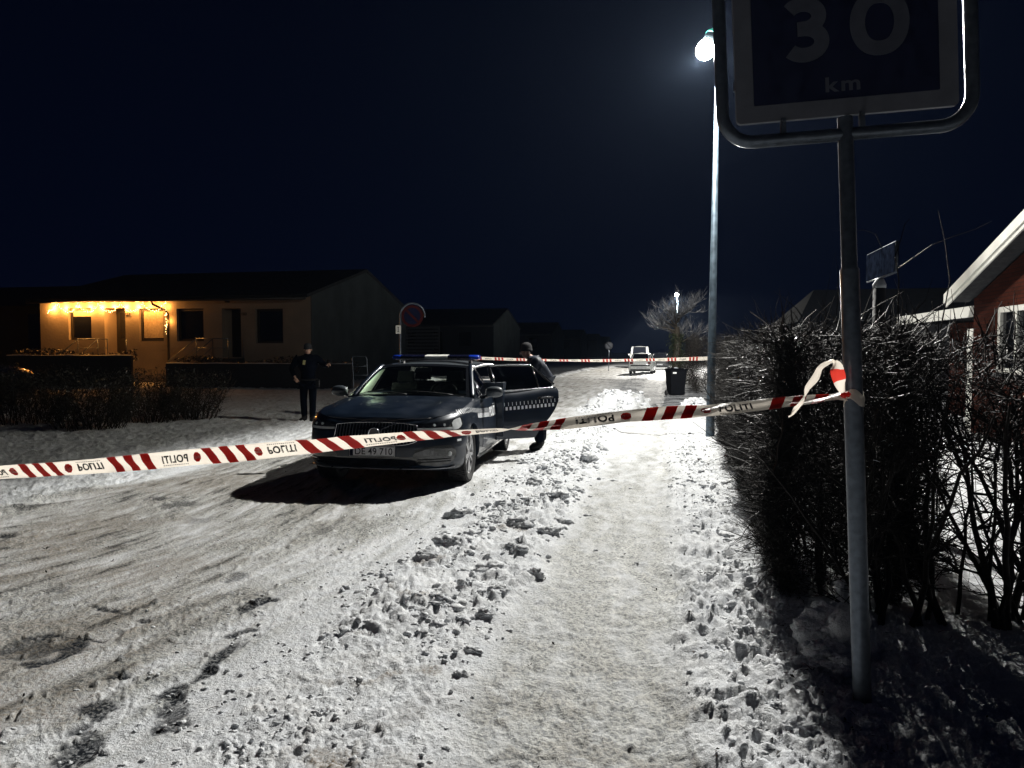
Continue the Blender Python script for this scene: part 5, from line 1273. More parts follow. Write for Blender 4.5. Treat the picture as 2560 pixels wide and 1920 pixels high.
# ------------------------------------------------------------------ row houses on the left
RO = Vector((-9.77, 36.0, 0)); EAVE, RIDGE, DEP = 4.32, 6.15, 13.6; FLR = 1.55
def Lx(pxx): k = (pxx-1280)/F; return (-9.77-36*k)/(CT+ST*k)
def row_house(loc, length, openings, label, wallm, gm, lit=True):
    e = empty('row_house', loc, (0, 0, -TH), label, 'house', 'row houses on the left'); t = .25
    mb = MB(); xs = sorted(set([-length, 0]+[o[0] for o in openings]+[o[1] for o in openings]))
    for a, b in zip(xs[:-1], xs[1:]):
        o = [q for q in openings if q[0] <= a+1e-6 and q[1] >= b-1e-6]
        if o: mb.add([(a, 0, 0), (b, 0, 0), (b, 0, o[0][2]), (a, 0, o[0][2])], [(0, 1, 2, 3)]); mb.add([(a, 0, o[0][3]), (b, 0, o[0][3]), (b, 0, EAVE), (a, 0, EAVE)], [(0, 1, 2, 3)])
        else: mb.add([(a, 0, 0), (b, 0, 0), (b, 0, EAVE), (a, 0, EAVE)], [(0, 1, 2, 3)])
    for (x0, x1, z0, z1, k) in openings:
        dd = .22 if k == 'w' else .9
        mb.add([(x0, 0, z0), (x1, 0, z0), (x1, dd, z0), (x0, dd, z0), (x0, 0, z1), (x1, 0, z1), (x1, dd, z1), (x0, dd, z1)], [(0, 1, 2, 3), (4, 7, 6, 5), (0, 3, 7, 4), (1, 5, 6, 2)])
    mb.add([(-length, 0, 0), (-length, DEP, 0), (-length, DEP, EAVE), (-length, 0, EAVE)], [(0, 1, 2, 3)]); mb.add([(-length, DEP, 0), (0, DEP, 0), (0, DEP, EAVE), (-length, DEP, EAVE)], [(0, 1, 2, 3)])
    mb.build('front_wall', wallm, e)
    MB().prism([(0, 0, 0), (0, DEP, 0), (0, DEP, EAVE), (0, DEP/2, RIDGE), (0, 0, EAVE)], (0, 0, 0), (.06, 0, 0)).box((.075, 2.9, 3.35), (.03, .7, .14)).build('gable', gm, e)
    r = MB(); th = .16
    for a, b, s_ in ((-.55, DEP/2, 1), (DEP+.55, DEP/2, -1)):
        k = (RIDGE-EAVE)/(DEP/2); z0 = EAVE-.55*k+.02; r.prism([(0, a, z0), (0, b, RIDGE+.02), (0, b, RIDGE+.02+th), (0, a, z0+th)], (-length-.3, 0, 0), (.10, 0, 0))
    ro = r.build('roof', M['roof'], e)
    MB().tube([(-length-.2, -.62, EAVE-.16), (0.05, -.62, EAVE-.16)], .07, 8).build('gutter', M['darkframe'], e, True)
    return e
ops = [(-Lx(174), -Lx(231), 2.27, 4.02-.30, 'w'), (-Lx(264), -Lx(316), 1.35, 3.74, 'd'), (-Lx(350), -Lx(411), 2.25, 3.72, 'w'), (-Lx(444), -Lx(511), 2.25, 3.70, 'w'), (-Lx(557), -Lx(604), 1.30, 3.68, 'd'), (-Lx(640), -Lx(709), 2.05, 3.68, 'w')]
Z = lambda x, y: px(x, y, 36+ST*Lx(x)).z
ops = [(a, b, Z(q[0], q[2]), Z(q[0], q[1]), k) for (a, b, _, _, k), q in zip(ops, [(200, 770, 850), (290, 770, 888), (380, 771, 853), (478, 771, 853), (580, 771, 893), (674, 772, 858)])]
rh = row_house(tuple(RO), Lx(104), ops, 'long plastered row house, warm lit by string lights under its eave', M['render_wall'], M['gablew'])
for i, (x0, x1, z0, z1, k) in enumerate(ops):
    if k == 'w': window(rh, x0+.02, x1-.02, z0+.02, z1-.02, .17, M['darkframe'], .10, 0, [.22, None, .97, None, None, None][i])
    else:
        do = MB().box(((x0+x1)/2, .88, (z0+z1)/2), (x1-x0-.02, .05, z1-z0-.02)).build('door', M['darkframe'], rh); MB().box(((x0+x1)/2-.1, .85, (z0+z1)/2+.35), ((x1-x0)*.45, .02, (z1-z0)*.55)).build('pane', M['pane'], do); MB().tube([(x1-.15, .82, z0+1.0), (x1-.28, .82, z0+1.0)], .018, 6).build('handle', M['chromed'], do)
# recessed continuation of the row
ex = empty('row_house', tuple(RO+Vector((-CT*(Lx(104)+.05), ST*(Lx(104)+.05), 0))+Vector((ST*2.2, CT*2.2, 0))), (0, 0, -TH), 'unlit house set back left of the lit row house', 'house', 'row houses on the left')
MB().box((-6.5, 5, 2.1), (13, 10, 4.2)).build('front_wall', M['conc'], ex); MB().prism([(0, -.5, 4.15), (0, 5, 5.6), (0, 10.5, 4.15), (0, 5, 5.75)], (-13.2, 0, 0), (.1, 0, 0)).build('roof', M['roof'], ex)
MB().box((-2.2, -.02, 2.6), (1.3, .06, 2.2)).build('window', M['pane'], ex)
# down pipe, house numbers, steps and railings
def loc(x, y, z): return Vector((x, y, z))
xp = -Lx(425); MB().tube([(xp-.55, -.60, EAVE-.2), (xp-.50, -.55, EAVE-.35), (xp-.1, -.12, EAVE-.62), (xp, -.09, EAVE-.80), (xp, -.09, .9)], .055, 8).build('down_pipe', M['darkframe'], rh, True)
for xx in (323, 613):
    hn = MB().box((-Lx(xx), -.025, Z(xx, 785)), (.26, .03, .13)).build('number_plate', M['darkframe'], rh)
    vs, fs, _ = text_mesh('31 A' if xx == 323 else '31 B', .01, 2); MB().add([Vector((-Lx(xx)+v.x*.2, -.042, Z(xx, 785)+v.y*.08)) for v in vs], fs).build('number_text', M['blind'], hn)
MB().box((-Lx(285), -.12, Z(285, 752)), (.14, .2, .16)).build('porch_lamp', M['darkframe'], rh); MB().box((-Lx(574), -.12, Z(574, 753)), (.14, .2, .16)).build('porch_lamp', M['darkframe'], rh)
def steps(xc, label):
    o_ = RO+Vector((CT*(-xc), -ST*(-xc), 0)) if False else Vector((RO.x-CT*xc, RO.y+ST*xc, 0))
    e = empty('door_steps', tuple(o_), (0, 0, -TH), label, 'steps', 'front door steps')
    top = 1.28
    mb = MB().box((0, -.75, top/2), (1.7, 1.4, top))
    for k in range(5): mb.box((-1.0-.28*k, -.75, (top-.2*(k+1))/2), (.28, 1.3, top-.2*(k+1)))
    mb.build('stair', M['conc'], e)
    for yy in (-1.42, -.1):
        rl = MB().tube([(-2.4, yy, top-1.0+.85), (-.85, yy, top+.95)], .024, 6).tube([(-2.3, yy, top-1.0+.45), (-.85, yy, top+.55)], .012, 6).tube([(-2.3, yy, .1), (-2.3, yy, top-1.0+.9)], .02, 6).tube([(-.85, yy, top), (-.85, yy, top+.95)], .02, 6)
        rl.tube([(.85, yy, top), (.85, yy, top+.95)], .02, 6)
        if yy < -1: rl.tube([(-.85, yy, top+.95), (.85, yy, top+.95)], .022, 6).tube([(-.85, yy, top+.5), (.85, yy, top+.5)], .012, 6)
        rl.build('railing', M['galv'], e, True)
steps(Lx(285), 'door steps with metal railing lit warm below the string lights'); steps(Lx(574), 'unlit door steps with metal railing at the second house door')
# string of lights under the eave
so = RO+Vector((-CT*Lx(285), ST*Lx(285), 0)); sl = empty('string_lights', (so.x, so.y, 4.1), (0, 0, -TH), 'warm string lights hung in scallops under the eave of the row house', 'string lights')
Lm = Lx(285); anchors = [130, 158, 207, 258, 312, 368, 424]; pts = []
for a, b in zip(anchors[:-1], anchors[1:]):
    for k in range(14):
        t = k/14; xx = a+(b-a)*t; dz = .42*4*t*(1-t) if a > 135 else .42*(1-t); pts.append(Vector((Lm-Lx(xx), -.20-.03*math.sin(t*9), 4.08-dz-4.1)))
for k in range(18): t = k/17; pts.append(Vector((Lm-Lx(424)+.04*math.sin(k*1.9), -.20, -.05-1.5*t+.15*math.sin(k))))
MB().tube(pts, .008, 4).build('cable', M['wire'], sl)
mb = MB()
for i in range(0, len(pts)-1):
    for tt in (0, .5):
        p = pts[i].lerp(pts[i+1], tt)+Vector((random.uniform(-.03, .03), random.uniform(-.03, .03), random.uniform(-.05, .03))); mb.lathe([(.001, -.024), (.017, 0), (.001, .024)], 5, Matrix.Translation(p))
mb.build('bulbs', M['led'], sl)['kind'] = 'stuff'
for xx in (140, 170, 200, 230, 260, 290, 320, 350, 380, 405, 424, 428):
    L_ = bpy.data.lights.new('string_glow', 'POINT'); L_.energy = 115 if xx < 370 else 60 if xx < 420 else 24; L_.color = (1.0, .40, .08); L_.shadow_soft_size = .06
    o = bpy.data.objects.new('string_glow', L_); COL.objects.link(o); o.parent = sl; o.location = (Lm-Lx(xx), -.18, -.22 if xx != 428 else -.95)
# garden walls with hedge plants on top
def garden_wall(xa, xb, ya, yb_, h, label, cap=True):
    a = px(xa, 900, ya); b = px(xb, 900, yb_); a.z = b.z = 0; d = b-a
    e = empty('garden_wall', tuple(a), (0, 0, math.atan2(d.y, d.x)), label, 'wall', 'low garden walls'); L = d.length
    MB().box((L/2, 0, h/2), (L, .22, h)).build('masonry', M['conc'], e)
    nx = int(L*5); MB().grid(lambda u, v: Vector((L*u, -.14+.28*v, h+.004+.035*math.sin(math.pi*v)*(1+.4*math.sin(u*L*3)))), nx, 5).build('snow_cap', M['snowcap'], e, True)
    n = int(L*260); P = np.stack([RNG.uniform(0, L, n), RNG.uniform(.2, .8, n), RNG.uniform(h-.3, h+.22, n)], 1); P[:, 2] += .12*np.sin(P[:, 0]*1.3); v_, f_ = leaves(P, .06); fast_mesh('planting', v_, f_, M['leaf'], e)
garden_wall(20, 330, 33.0, 33.4, 1.42, 'left low garden wall with a snow cap below the lit doorway'); garden_wall(418, 880, 33.0, 31.0, 1.08, 'right low garden wall running behind the standing officer')
# slatted screen beside the gable
q = px(1016, 876, 47); q2 = px(1096, 876, 46); d = q2-q; sc_ = empty('slatted_screen', (q.x, q.y, 0), (0, 0, math.atan2(d.y, d.x)), 'dark slatted wooden screen between the row house gables', 'fence')
mb = MB()
for k in range(11): mb.box((d.length/2, 0, 1.0+.21*k), (d.length, .04, .12))
mb.build('slats', M['fencew'], sc_)
for k in (0, 1): MB().box((d.length*k, .05, 1.6), (.09, .09, 3.2)).build('post', M['fence'], sc_)
o2 = [(-9.5, -8.2, 2.2, 3.6, 'w'), (-6.3, -5.3, 1.2, 3.6, 'd'), (-3.6, -2.3, 2.2, 3.6, 'w')]
for i, s_ in enumerate((72.5, 112, 152, 190, 228)):
    p = WS(-16.8, s_)
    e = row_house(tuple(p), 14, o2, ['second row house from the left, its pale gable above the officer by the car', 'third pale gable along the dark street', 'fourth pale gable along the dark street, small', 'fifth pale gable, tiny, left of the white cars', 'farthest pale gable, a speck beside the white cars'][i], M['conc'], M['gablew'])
    for (x0, x1, z0, z1, k) in o2:
        MB().box(((x0+x1)/2, .15, (z0+z1)/2), (x1-x0, .05, z1-z0)).build('window' if k == 'w' else 'door', M['pane'], e)
# far round no-entry style sign, tubular hoop
p = px(1522, 864, 62); fs_ = empty('round_sign', (p.x, p.y, 0), (0, 0, 0), 'tiny faint round sign far down the left side of the street', 'road sign')
MB().tube([(0, 0, -.1), (0, 0, p.z-.3)], .03, 8).build('pole', M['galv'], fs_, True); MB().add(cyl_y(0, p.z, .34, -.02, .02, 24).v, cyl_y(0, p.z, .34, -.02, .02, 24).f).build('disc', M['signback'], fs_)
MB().tube([(.3*math.cos(a), -.03, p.z+.3*math.sin(a)) for a in [k*math.pi/10 for k in range(20)]], .03, 6, closed=True).tube([(-.2, -.03, p.z+.2), (.2, -.03, p.z-.2)], .03, 6).build('sign_ring', M['ink'], fs_, True)
p = px(901, 960, 21); hp = empty('tube_hoop', (p.x, p.y, 0), (0, 0, R(-4)), 'thin grey tubular metal hoop standing left of the patrol car windscreen', 'barrier')
z1 = px(901, 891, 21).z; z2 = px(901, 938, 21).z
MB().tube([(-.22, 0, 0), (-.20, 0, z2), (-.235, 0, z1-.06), (-.20, 0, z1), (.15, 0, z1), (.19, 0, z1-.06), (.21, 0, z2), (.21, 0, 0)], .014, 8).tube([(-.21, 0, z2), (.20, 0, z2)], .010, 6).tube([(-.21, 0, z1-.28), (.19, 0, z1-.28)], .007, 6).build('hoop_frame', M['galv'], hp, True)

# ------------------------------------------------------------------ people
def skin_obj(name, joints, edges, m, parent, sub=2, root=0):
    """joints: {key: (pos, radius or (rx, ry))}"""
    keys = list(joints); me = bpy.data.meshes.new(name); me.from_pydata([joints[k][0] for k in keys], [(keys.index(a), keys.index(b)) for a, b in edges], [])
    o = bpy.data.objects.new(name, me); COL.objects.link(o); o.parent = parent; me.materials.append(m)
    md = o.modifiers.new('skin', 'SKIN'); md.use_smooth_shade = True
    if not me.skin_vertices: me.skin_vertices.new(name='skin')
    for i, k in enumerate(keys):
        r = joints[k][1]; r = r if isinstance(r, tuple) else (r, r); me.skin_vertices[0].data[i].radius = r
        me.skin_vertices[0].data[i].use_root = (i == root)
    s_ = o.modifiers.new('sub', 'SUBSURF'); s_.levels = sub; s_.render_levels = sub
    return o
def person(loc_, rz, J, label, yellow=True, beanie=True, face=(0, -1, 0), bulk=1.0):
    """J: joint positions; body is one skinned figure, clothing is grown over it"""
    e = empty('person', loc_, (0, 0, rz), label, 'person')
    V_ = {k: Vector(v) for k, v in J.items()}
    body = {'pelvis': (V_['pelvis'], (.13, .10)), 'waist': (V_['pelvis'].lerp(V_['chest'], .5), (.12, .09)), 'chest': (V_['chest'], (.15, .10)), 'neckb': (V_['neck'], .055), 'headb': (V_['head']-Vector((0, 0, .07))+Vector(face)*.01, (.062, .068)), 'head': (V_['head'], (.078, .088)), 'crown': (V_['head']+Vector((0, 0, .085)), (.055, .062))}
    ed = [('pelvis', 'waist'), ('waist', 'chest'), ('chest', 'neckb'), ('neckb', 'headb'), ('headb', 'head'), ('head', 'crown')]
    for s_ in 'LR':
        body.update({'sh'+s_: (V_['sh'+s_], .058), 'el'+s_: (V_['el'+s_], .042), 'wr'+s_: (V_['wr'+s_], .028)}); ed += [('chest', 'sh'+s_), ('sh'+s_, 'el'+s_), ('el'+s_, 'wr'+s_)]
        dh = (V_['wr'+s_]-V_['el'+s_]).normalized(); side = dh.cross(Vector(face)).normalized() if dh.cross(Vector(face)).length > .1 else Vector((1, 0, 0)); pn = side.cross(dh)
        palm = V_['wr'+s_]+dh*.055; body['pa'+s_] = (palm, (.034, .018)); ed.append(('wr'+s_, 'pa'+s_))
        for i in range(4):
            b0 = palm+side*(-.030+.020*i)+dh*.03; b1 = b0+dh*(.030+.004*(i % 3))-pn*.012; b2 = b1+dh*.016-pn*.022
            for q, pp in enumerate((b0, b1, b2)): body['f%s%d%d' % (s_, i, q)] = (pp, .0095-.001*q)
            ed += [('pa'+s_, 'f%s%d0' % (s_, i)), ('f%s%d0' % (s_, i), 'f%s%d1' % (s_, i)), ('f%s%d1' % (s_, i), 'f%s%d2' % (s_, i))]
        t0 = palm+side*.034-dh*.02; t1 = t0+side*.02+dh*.03; body['t%s0' % s_] = (t0, .011); body['t%s1' % s_] = (t1, .009); ed += [('pa'+s_, 't%s0' % s_), ('t%s0' % s_, 't%s1' % s_)]
        body.update({'hip'+s_: (V_['hip'+s_], .085), 'kn'+s_: (V_['kn'+s_], .058), 'an'+s_: (V_['an'+s_], .040), 'to'+s_: (V_['to'+s_], (.038, .03))}); ed += [('pelvis', 'hip'+s_), ('hip'+s_, 'kn'+s_), ('kn'+s_, 'an'+s_), ('an'+s_, 'to'+s_)]
    skin_obj('body', body, ed, M['skin'], e)
    # clothing
    jk = {'hem': (V_['pelvis']-Vector((0, 0, .16)), (.20, .15)), 'hips': (V_['pelvis'], (.21, .155)), 'waist': (V_['pelvis'].lerp(V_['chest'], .5), (.20, .145)), 'chest': (V_['chest'], (.215, .15)), 'col': (V_['neck']-Vector((0, 0, .02)), (.105, .10)), 'col2': (V_['neck']+Vector((0, 0, .045)), (.075, .08))}
    je = [('hips', 'hem'), ('hips', 'waist'), ('waist', 'chest'), ('chest', 'col'), ('col', 'col2')]
    for s_ in 'LR': jk.update({'sh'+s_: (V_['sh'+s_], .092), 'el'+s_: (V_['el'+s_], .068), 'cu'+s_: (V_['el'+s_].lerp(V_['wr'+s_], .95), .05)}); je += [('chest', 'sh'+s_), ('sh'+s_, 'el'+s_), ('el'+s_, 'cu'+s_)]
    jk = {k_: (p_, (r_[0]*bulk, r_[1]*bulk) if isinstance(r_, tuple) else r_*bulk) for k_, (p_, r_) in jk.items()}
    skin_obj('jacket', jk, je, M['clothj'] if not yellow else M['cloth'], e, root=1)
    tj = {'top': (V_['pelvis']-Vector((0, 0, .02)), (.15, .12))}; tee = []
    for s_ in 'LR':
        tj.update({'hip'+s_: (V_['hip'+s_]-Vector((0, 0, .04)), .108), 'kn'+s_: (V_['kn'+s_], .082), 'an'+s_: (V_['an'+s_]+Vector((0, 0, .03)), .072)}); tee += [('top', 'hip'+s_), ('hip'+s_, 'kn'+s_), ('kn'+s_, 'an'+s_)]
        bt_ = {'a': (V_['an'+s_]+Vector((0, 0, .12)), .075), 'b': (V_['an'+s_]-Vector((0, 0, .01)), .072), 'c': (V_['an'+s_].lerp(V_['to'+s_], .5)-Vector((0, 0, .0)), (.066, .060)), 'd': (V_['to'+s_]+(V_['to'+s_]-V_['an'+s_]).normalized()*.02, (.062, .052))}
        skin_obj('boot', bt_, [('a', 'b'), ('b', 'c'), ('c', 'd')], M['boot'], e)
    tj = {k_: (p_, (r_[0]*bulk, r_[1]*bulk) if isinstance(r_, tuple) else r_*bulk) for k_, (p_, r_) in tj.items()}
    skin_obj('trousers', tj, tee, M['cloth'], e)
    h = V_['head']; f_ = Vector(face)
    cap = MB().lathe([(.086, -.005), (.090, .03), (.086, .07), (.065, .105), (.03, .122), (.001, .125)], 20, Matrix.Translation(h+Vector((0, 0, .012))-f_*.012))
    cap.lathe([(.089, -.02), (.094, -.015), (.094, .018), (.089, .025)], 20, Matrix.Translation(h+Vector((0, 0, .012))-f_*.012)); cap.build('knitted_cap', M['hat'], e, True)
    sd_ = Vector((f_.y, -f_.x, 0))
    fc = MB()
    fc.lathe([(.001, -.022), (.012, -.016), (.012, .0), (.006, .02), (.001, .025)], 8, Matrix.Translation(h+f_*.094-Vector((0, 0, .035)))); fc.build('nose', M['skin'], e, True)
    ey = MB(); 
    for s_ in (1, -1): ey.lathe([(.001, -.007), (.010, -.004), (.010, .004), (.001, .007)], 8, Matrix.Translation(h+f_*.083+sd_*.032*s_-Vector((0, 0, .008))))
    ey.build('eyes', M['ink'], e, True); MB().box(h+f_*.083-Vector((0, 0, .073)), (.012+.03*abs(f_.y), .012+.03*abs(f_.x), .006)).build('mouth', mat('lips', (.25, .10, .08), .6), e)
    er = MB()
    for s_ in (1, -1): er.lathe([(.001, -.03), (.012, -.02), (.015, 0), (.010, .02), (.001, .028)], 8, Matrix.Translation(h+sd_*.082*s_-Vector((0, 0, .02))))
    er.build('ears', M['skin'], e, True)
    if yellow:
        c = V_['chest']; MB().box(c+Vector((-.03, -.165, .02)), (.055, .02, .10), (0, R(8), 0)).build('chest_badge', M['badge'], e)
        MB().tube([V_['pelvis']+Vector((.2*math.cos(a), .155*math.sin(a), .02)) for a in [k*math.pi/10 for k in range(20)]], .022, 6, closed=True).box(V_['pelvis']+Vector((.22, -.02, -.06)), (.07, .10, .16)).box(V_['pelvis']+Vector((-.22, -.04, -.04)), (.07, .09, .12)).build('duty_belt', M['boot'], e)
    return e
pA = G(772, 1056)
person((pA.x, pA.y, 0), 0, dict(pelvis=(0, 0, .95), chest=(-.01, -.01, 1.34), neck=(0, -.02, 1.53), head=(.005, -.035, 1.66), hipL=(.10, 0, .88), hipR=(-.10, 0, .88), knL=(.10, -.02, .50), knR=(-.11, -.01, .50), anL=(.085, .01, .09), anR=(-.10, .02, .09), toL=(.11, -.15, .045), toR=(-.15, -.13, .045),
       shL=(.20, 0, 1.46), shR=(-.20, 0, 1.46), elL=(.38, -.03, 1.30), wrL=(.47, -.16, 1.31), elR=(-.40, .04, 1.22), wrR=(-.27, -.10, 1.03)), 'person in dark uniform and cap standing left of the patrol car with one arm out', True)
pB = Vector((.42, 11.95, 0))
person(tuple(pB), 0, dict(pelvis=(.04, .03, .96), chest=(-.02, 0, 1.33), neck=(-.10, 0, 1.50), head=(-.20, -.01, 1.615), hipL=(.04, -.09, .89), hipR=(.04, .09, .89), knL=(.0, -.10, .50), knR=(.06, .10, .50), anL=(.03, -.08, .09), anR=(.06, .12, .09), toL=(-.13, -.10, .045), toR=(-.10, .12, .045),
       shL=(-.02, -.20, 1.44), shR=(-.02, .19, 1.44), elL=(-.20, -.20, 1.20), wrL=(-.42, -.12, 1.16), elR=(-.22, .18, 1.20), wrR=(-.44, .10, 1.12)), 'person in dark jacket and knitted cap bending behind the open car door', False, True, (-1, 0, -.1), 1.22)
# stray star is a far light; fallen twigs on the snow
n = 900; ps = []; 
for i in range(n):
    sfx = random.uniform(2.6, 13); wfx = random.choice([random.gauss(.55, .25), random.gauss(.75, .1), random.uniform(-5, .6)]); ps.append(WS(wfx, sfx))
P = np.array([[p.x, p.y, 0] for p in ps]); P[:, 2] = relief(P[:, 0].copy(), P[:, 1].copy())[0]+.004
D = RNG.normal(0, 1, (n, 3)); D[:, 2] *= .15
v_, f_, _ = twigs(P, D, RNG.uniform(.01, .07, n)**1.0, RNG.uniform(.0012, .003, n), RNG.normal(0, .4, n), 3, 3); v2, f2 = leaves(P[:400]+np.array([.01, .01, .004]), .012)
V, Fq = cat_mesh([(v_, f_), (v2, f2)]); tag(fast_mesh('twig_litter', V, Fq, M['twigb']), 'bits of dark twig and leaf scattered over the snow', 'litter', kind='stuff')
# ------------------------------------------------------------------ broken snow lying on the verges
def clods():
    bm = bmesh.new(); bmesh.ops.create_icosphere(bm, subdivisions=2, radius=1.0); bv = np.array([v.co[:] for v in bm.verts]); bf = np.array([[v.index for v in f.verts] for f in bm.faces]); bm.free()
    P = []; S = []
    def put(w, s_, r): p = WS(w, s_); P.append((p.x, p.y)); S.append(r)
    for i in range(8200):
        s_ = random.uniform(2.3, 15)**1.0; 
        if random.random() < .55: w = random.gauss(-1.42, .30)
        elif random.random() < .62: w = random.gauss(.48, .22) if s_ < 9 else random.gauss(.4, .15)
        else: w = random.gauss(-1.9, .9)
        if -.85 < w < .05 and random.random() < .82: continue
        if w > .85: continue
        if perlin(np.array([w*2.2+9]), np.array([s_*1.3]), 61)[0] < random.uniform(-.35, .25): continue
        r = .004+.009*random.random()+ (.026*random.random()**5)
        if abs(w+1.4) < .45 and s_ > 3.8 and random.random() < .10: r = random.uniform(.018, .042)
        if w < -2.2: r = min(r, .010)
        if s_ < 3.6: r = min(r, .014)
        put(w, s_, r)
    for (hx, hy, rx_, ry_, hh, sd) in HEAPS:
        for k in range(int(60+160*rx_)):
            a = random.uniform(0, 6.28); q = random.uniform(.2, 1.35); P.append((hx+rx_*q*math.cos(a), hy+ry_*q*math.sin(a))); S.append(random.uniform(.010, .035)*(1 if rx_ < .4 else 1.9))
    P = np.array(P); S = np.array(S); z = relief(P[:, 0].copy(), P[:, 1].copy())[0]; n = len(P)
    sq = RNG.uniform(.6, 1.4, (n, 1, 3)); sq[:, :, 2] *= .62
    V = bv[None]*sq
    for fr_q, am in ((1.3, .34), (3.1, .20)):
        ph = RNG.uniform(0, 6.28, (n, 1, 3)); k = RNG.uniform(.8, 1.4, (n, 1, 3))*fr_q
        V = V*(1+am*(np.sin(V[..., [0]]*k[..., [0]]*2+ph[..., [0]])*np.sin(V[..., [1]]*k[..., [1]]*2+ph[..., [1]])+np.sin(V[..., [2]]*k[..., [2]]*2.4+ph[..., [2]])*.5))
    V = V*(1+RNG.normal(0, .045, (n, len(bv), 1)))
    a = RNG.uniform(0, 6.28, n); c, s_ = np.cos(a)[:, None], np.sin(a)[:, None]; x = V[..., 0]*c-V[..., 1]*s_; y = V[..., 0]*s_+V[..., 1]*c
    V = np.stack([x, y, V[..., 2]], -1)*S[:, None, None]; V += np.stack([P[:, 0], P[:, 1], z-S*.05], 1)[:, None, :]
    Fq = (bf[None]+(np.arange(n)*len(bv))[:, None, None]).reshape(-1, 3)
    tag(fast_mesh('snow_clods', V.reshape(-1, 3), Fq, M['snow'], None, True), 'broken lumps of snow strewn along both verges', 'snow lumps', kind='stuff')
clods()
# white slivers standing in for light glints on the hedge twigs
def glints(par, A, Bp, half, z0, z1, n, r=.004):
    A = np.array([A[0], A[1]]); Bq = np.array([Bp[0], Bp[1]]); d = Bq-A; L = np.linalg.norm(d); d /= L; nr = np.array([d[1], -d[0]])
    s_ = RNG.uniform(0, L, n); q = RNG.choice([-1, 1], n)*RNG.uniform(.75, 1.02, n)*half; z = z0+(z1-z0)*RNG.uniform(0, 1, n)**.7
    P = np.stack([A[0]+d[0]*s_+nr[0]*q, A[1]+d[1]*s_+nr[1]*q, z], 1); D = RNG.normal(0, 1, (n, 3)); D[:, 2] *= .3
    v, f, _ = twigs(P, D, RNG.uniform(.012, .05, n), RNG.uniform(r*.3, r*.6, n), RNG.normal(0, .4, n), 2, 3); fast_mesh('frost_and_glints', v, f, M['snowcap'], par)
glints(he, rel(hA, hA), rel(hB, hA), .47, .3, 1.75, 1500)
glints(h2, rel(h2a, h2a), rel(h2b, h2a), .30, .9, 1.7, 450)
from mathutils import noise as mn
def lump(rx_, ry_, rz_, sd, sub=4):
    bm = bmesh.new(); bmesh.ops.create_icosphere(bm, subdivisions=sub, radius=1.0); o_ = Vector((sd*3.1, sd*7.7, sd*1.3)); vs = []
    for v in bm.verts:
        n = v.co.copy(); d = .85+.55*mn.noise(n*1.4+o_)+.40*abs(mn.noise(n*2.6+o_))*1.6+.24*abs(mn.noise(n*5.5+o_))*1.6+.12*abs(mn.noise(n*12+o_))*1.6
        vs.append(Vector((n.x*rx_*d, n.y*ry_*d, n.z*rz_*d)))
    fs = [tuple(v.index for v in f.verts) for f in bm.faces]; bm.free(); return vs, fs
bb_ = G(2092, 1640)
sbo = empty('snow_boulder', (bb_.x, bb_.y, 0), (0, 0, .5), 'big crumbly lump of snow lying behind the sign post at the hedge foot', 'snow lump')
mb = MB(); vs, fs = lump(.175, .15, .14, 1); mb.add([v+Vector((0, 0, .10)) for v in vs], fs); vs, fs = lump(.11, .10, .09, 2); mb.add([v+Vector((.02, -.10, .07)) for v in vs], fs); vs, fs = lump(.09, .08, .09, 3); mb.add([v+Vector((-.10, -.09, .05)) for v in vs], fs)
mb.build('lump', M['snow'], sbo, True)
mb = MB(); k = 0
for a_, r_ in ((.3, .075), (1.7, .06), (2.9, .08), (4.1, .065), (5.2, .07)):
    vs, fs = lump(r_, r_*.8, r_*.6, 60+a_, 3); mb.add([v+Vector((SB.x+.075*math.cos(a_), SB.y+.075*math.sin(a_), ground_z(SB.x, SB.y)-.035)) for v in vs], fs)
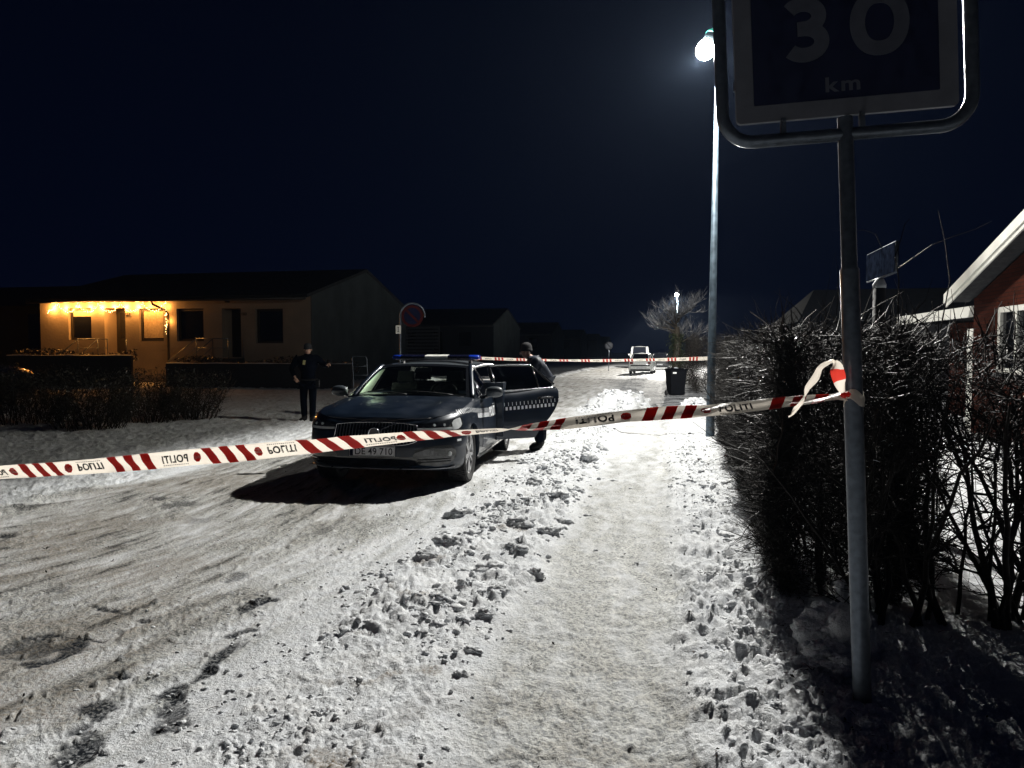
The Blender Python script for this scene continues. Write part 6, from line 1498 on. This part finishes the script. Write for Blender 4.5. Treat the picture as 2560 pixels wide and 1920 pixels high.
for (x_, y_, wd, fl) in ((1232, 1440, 105, .55), (1300, 1325, 95, .5), (1372, 1340, 75, .6), (1245, 1500, 70, .6), (1340, 1450, 60, .7), (1210, 1555, 62, .7), (1335, 1215, 60, .7), (1470, 1165, 60, .7), (1120, 1375, 110, .28), (1065, 1410, 90, .28), (1180, 1640, 70, .5),
                         (1150, 1290, 110, .25), (1260, 1275, 60, .5), (1400, 1260, 60, .5), (1405, 1310, 80, .35), (1090, 1580, 60, .5), (1150, 1700, 70, .4), (1290, 1390, 70, .5), (1440, 1230, 60, .5), (1190, 1345, 80, .35), (1500, 1130, 50, .6), (1310, 1160, 46, .6),
                         (1960, 1690, 64, .5), (1900, 1600, 70, .4), (2010, 1740, 70, .5), (2080, 1760, 80, .5), (1800, 1560, 56, .4), (2180, 1850, 90, .6), (2020, 1850, 80, .4), (1780, 1450, 50, .4), (1850, 1500, 60, .4), (1940, 1800, 80, .35), (2130, 1700, 60, .5), (1990, 1640, 60, .5)):
    p = G(x_, y_); r = wd*p.y/F/2*.62; k += 1; vs, fs = lump(r, r*random.uniform(.6, .9), r*max(fl, .45), 10+k, 4); a = random.uniform(-.5, .5); z0 = ground_z(p.x, p.y); Mr = Matrix.Rotation(a, 3, 'Z')
    mb.add([Mr @ v+Vector((p.x, p.y, z0-r*fl*.10)) for v in vs], fs)
tag(mb.build('snow_lumps', M['snow'], None, True), 'larger crumbled lumps of ploughed snow among the broken snow', 'snow lumps', kind='stuff')

# added volume that stands in for the lens glare round the lamps
hz = MB().box((0, 200, 8), (420, 520, 20)).build('added_haze', None)
hz.data.materials.clear(); hm = bpy.data.materials.new('lamp_glow_volume'); hm.use_nodes = True; hn_ = hm.node_tree; hn_.nodes.remove(hn_.nodes['Principled BSDF'])
hv = hn_.nodes.new('ShaderNodeVolumePrincipled'); hv.inputs['Density'].default_value = ADDED_HAZE; hv.inputs['Color'].default_value = (.50, .68, 1.0, 1); hv.inputs['Anisotropy'].default_value = .45
hn_.links.new(hv.outputs[0], hn_.nodes['Material Output'].inputs['Volume']); hz.data.materials.append(hm); tag(hz, kind='stuff')
hz['label'] = 'thin mist added over the whole street for the lamp glow'; hz['category'] = 'added_haze'
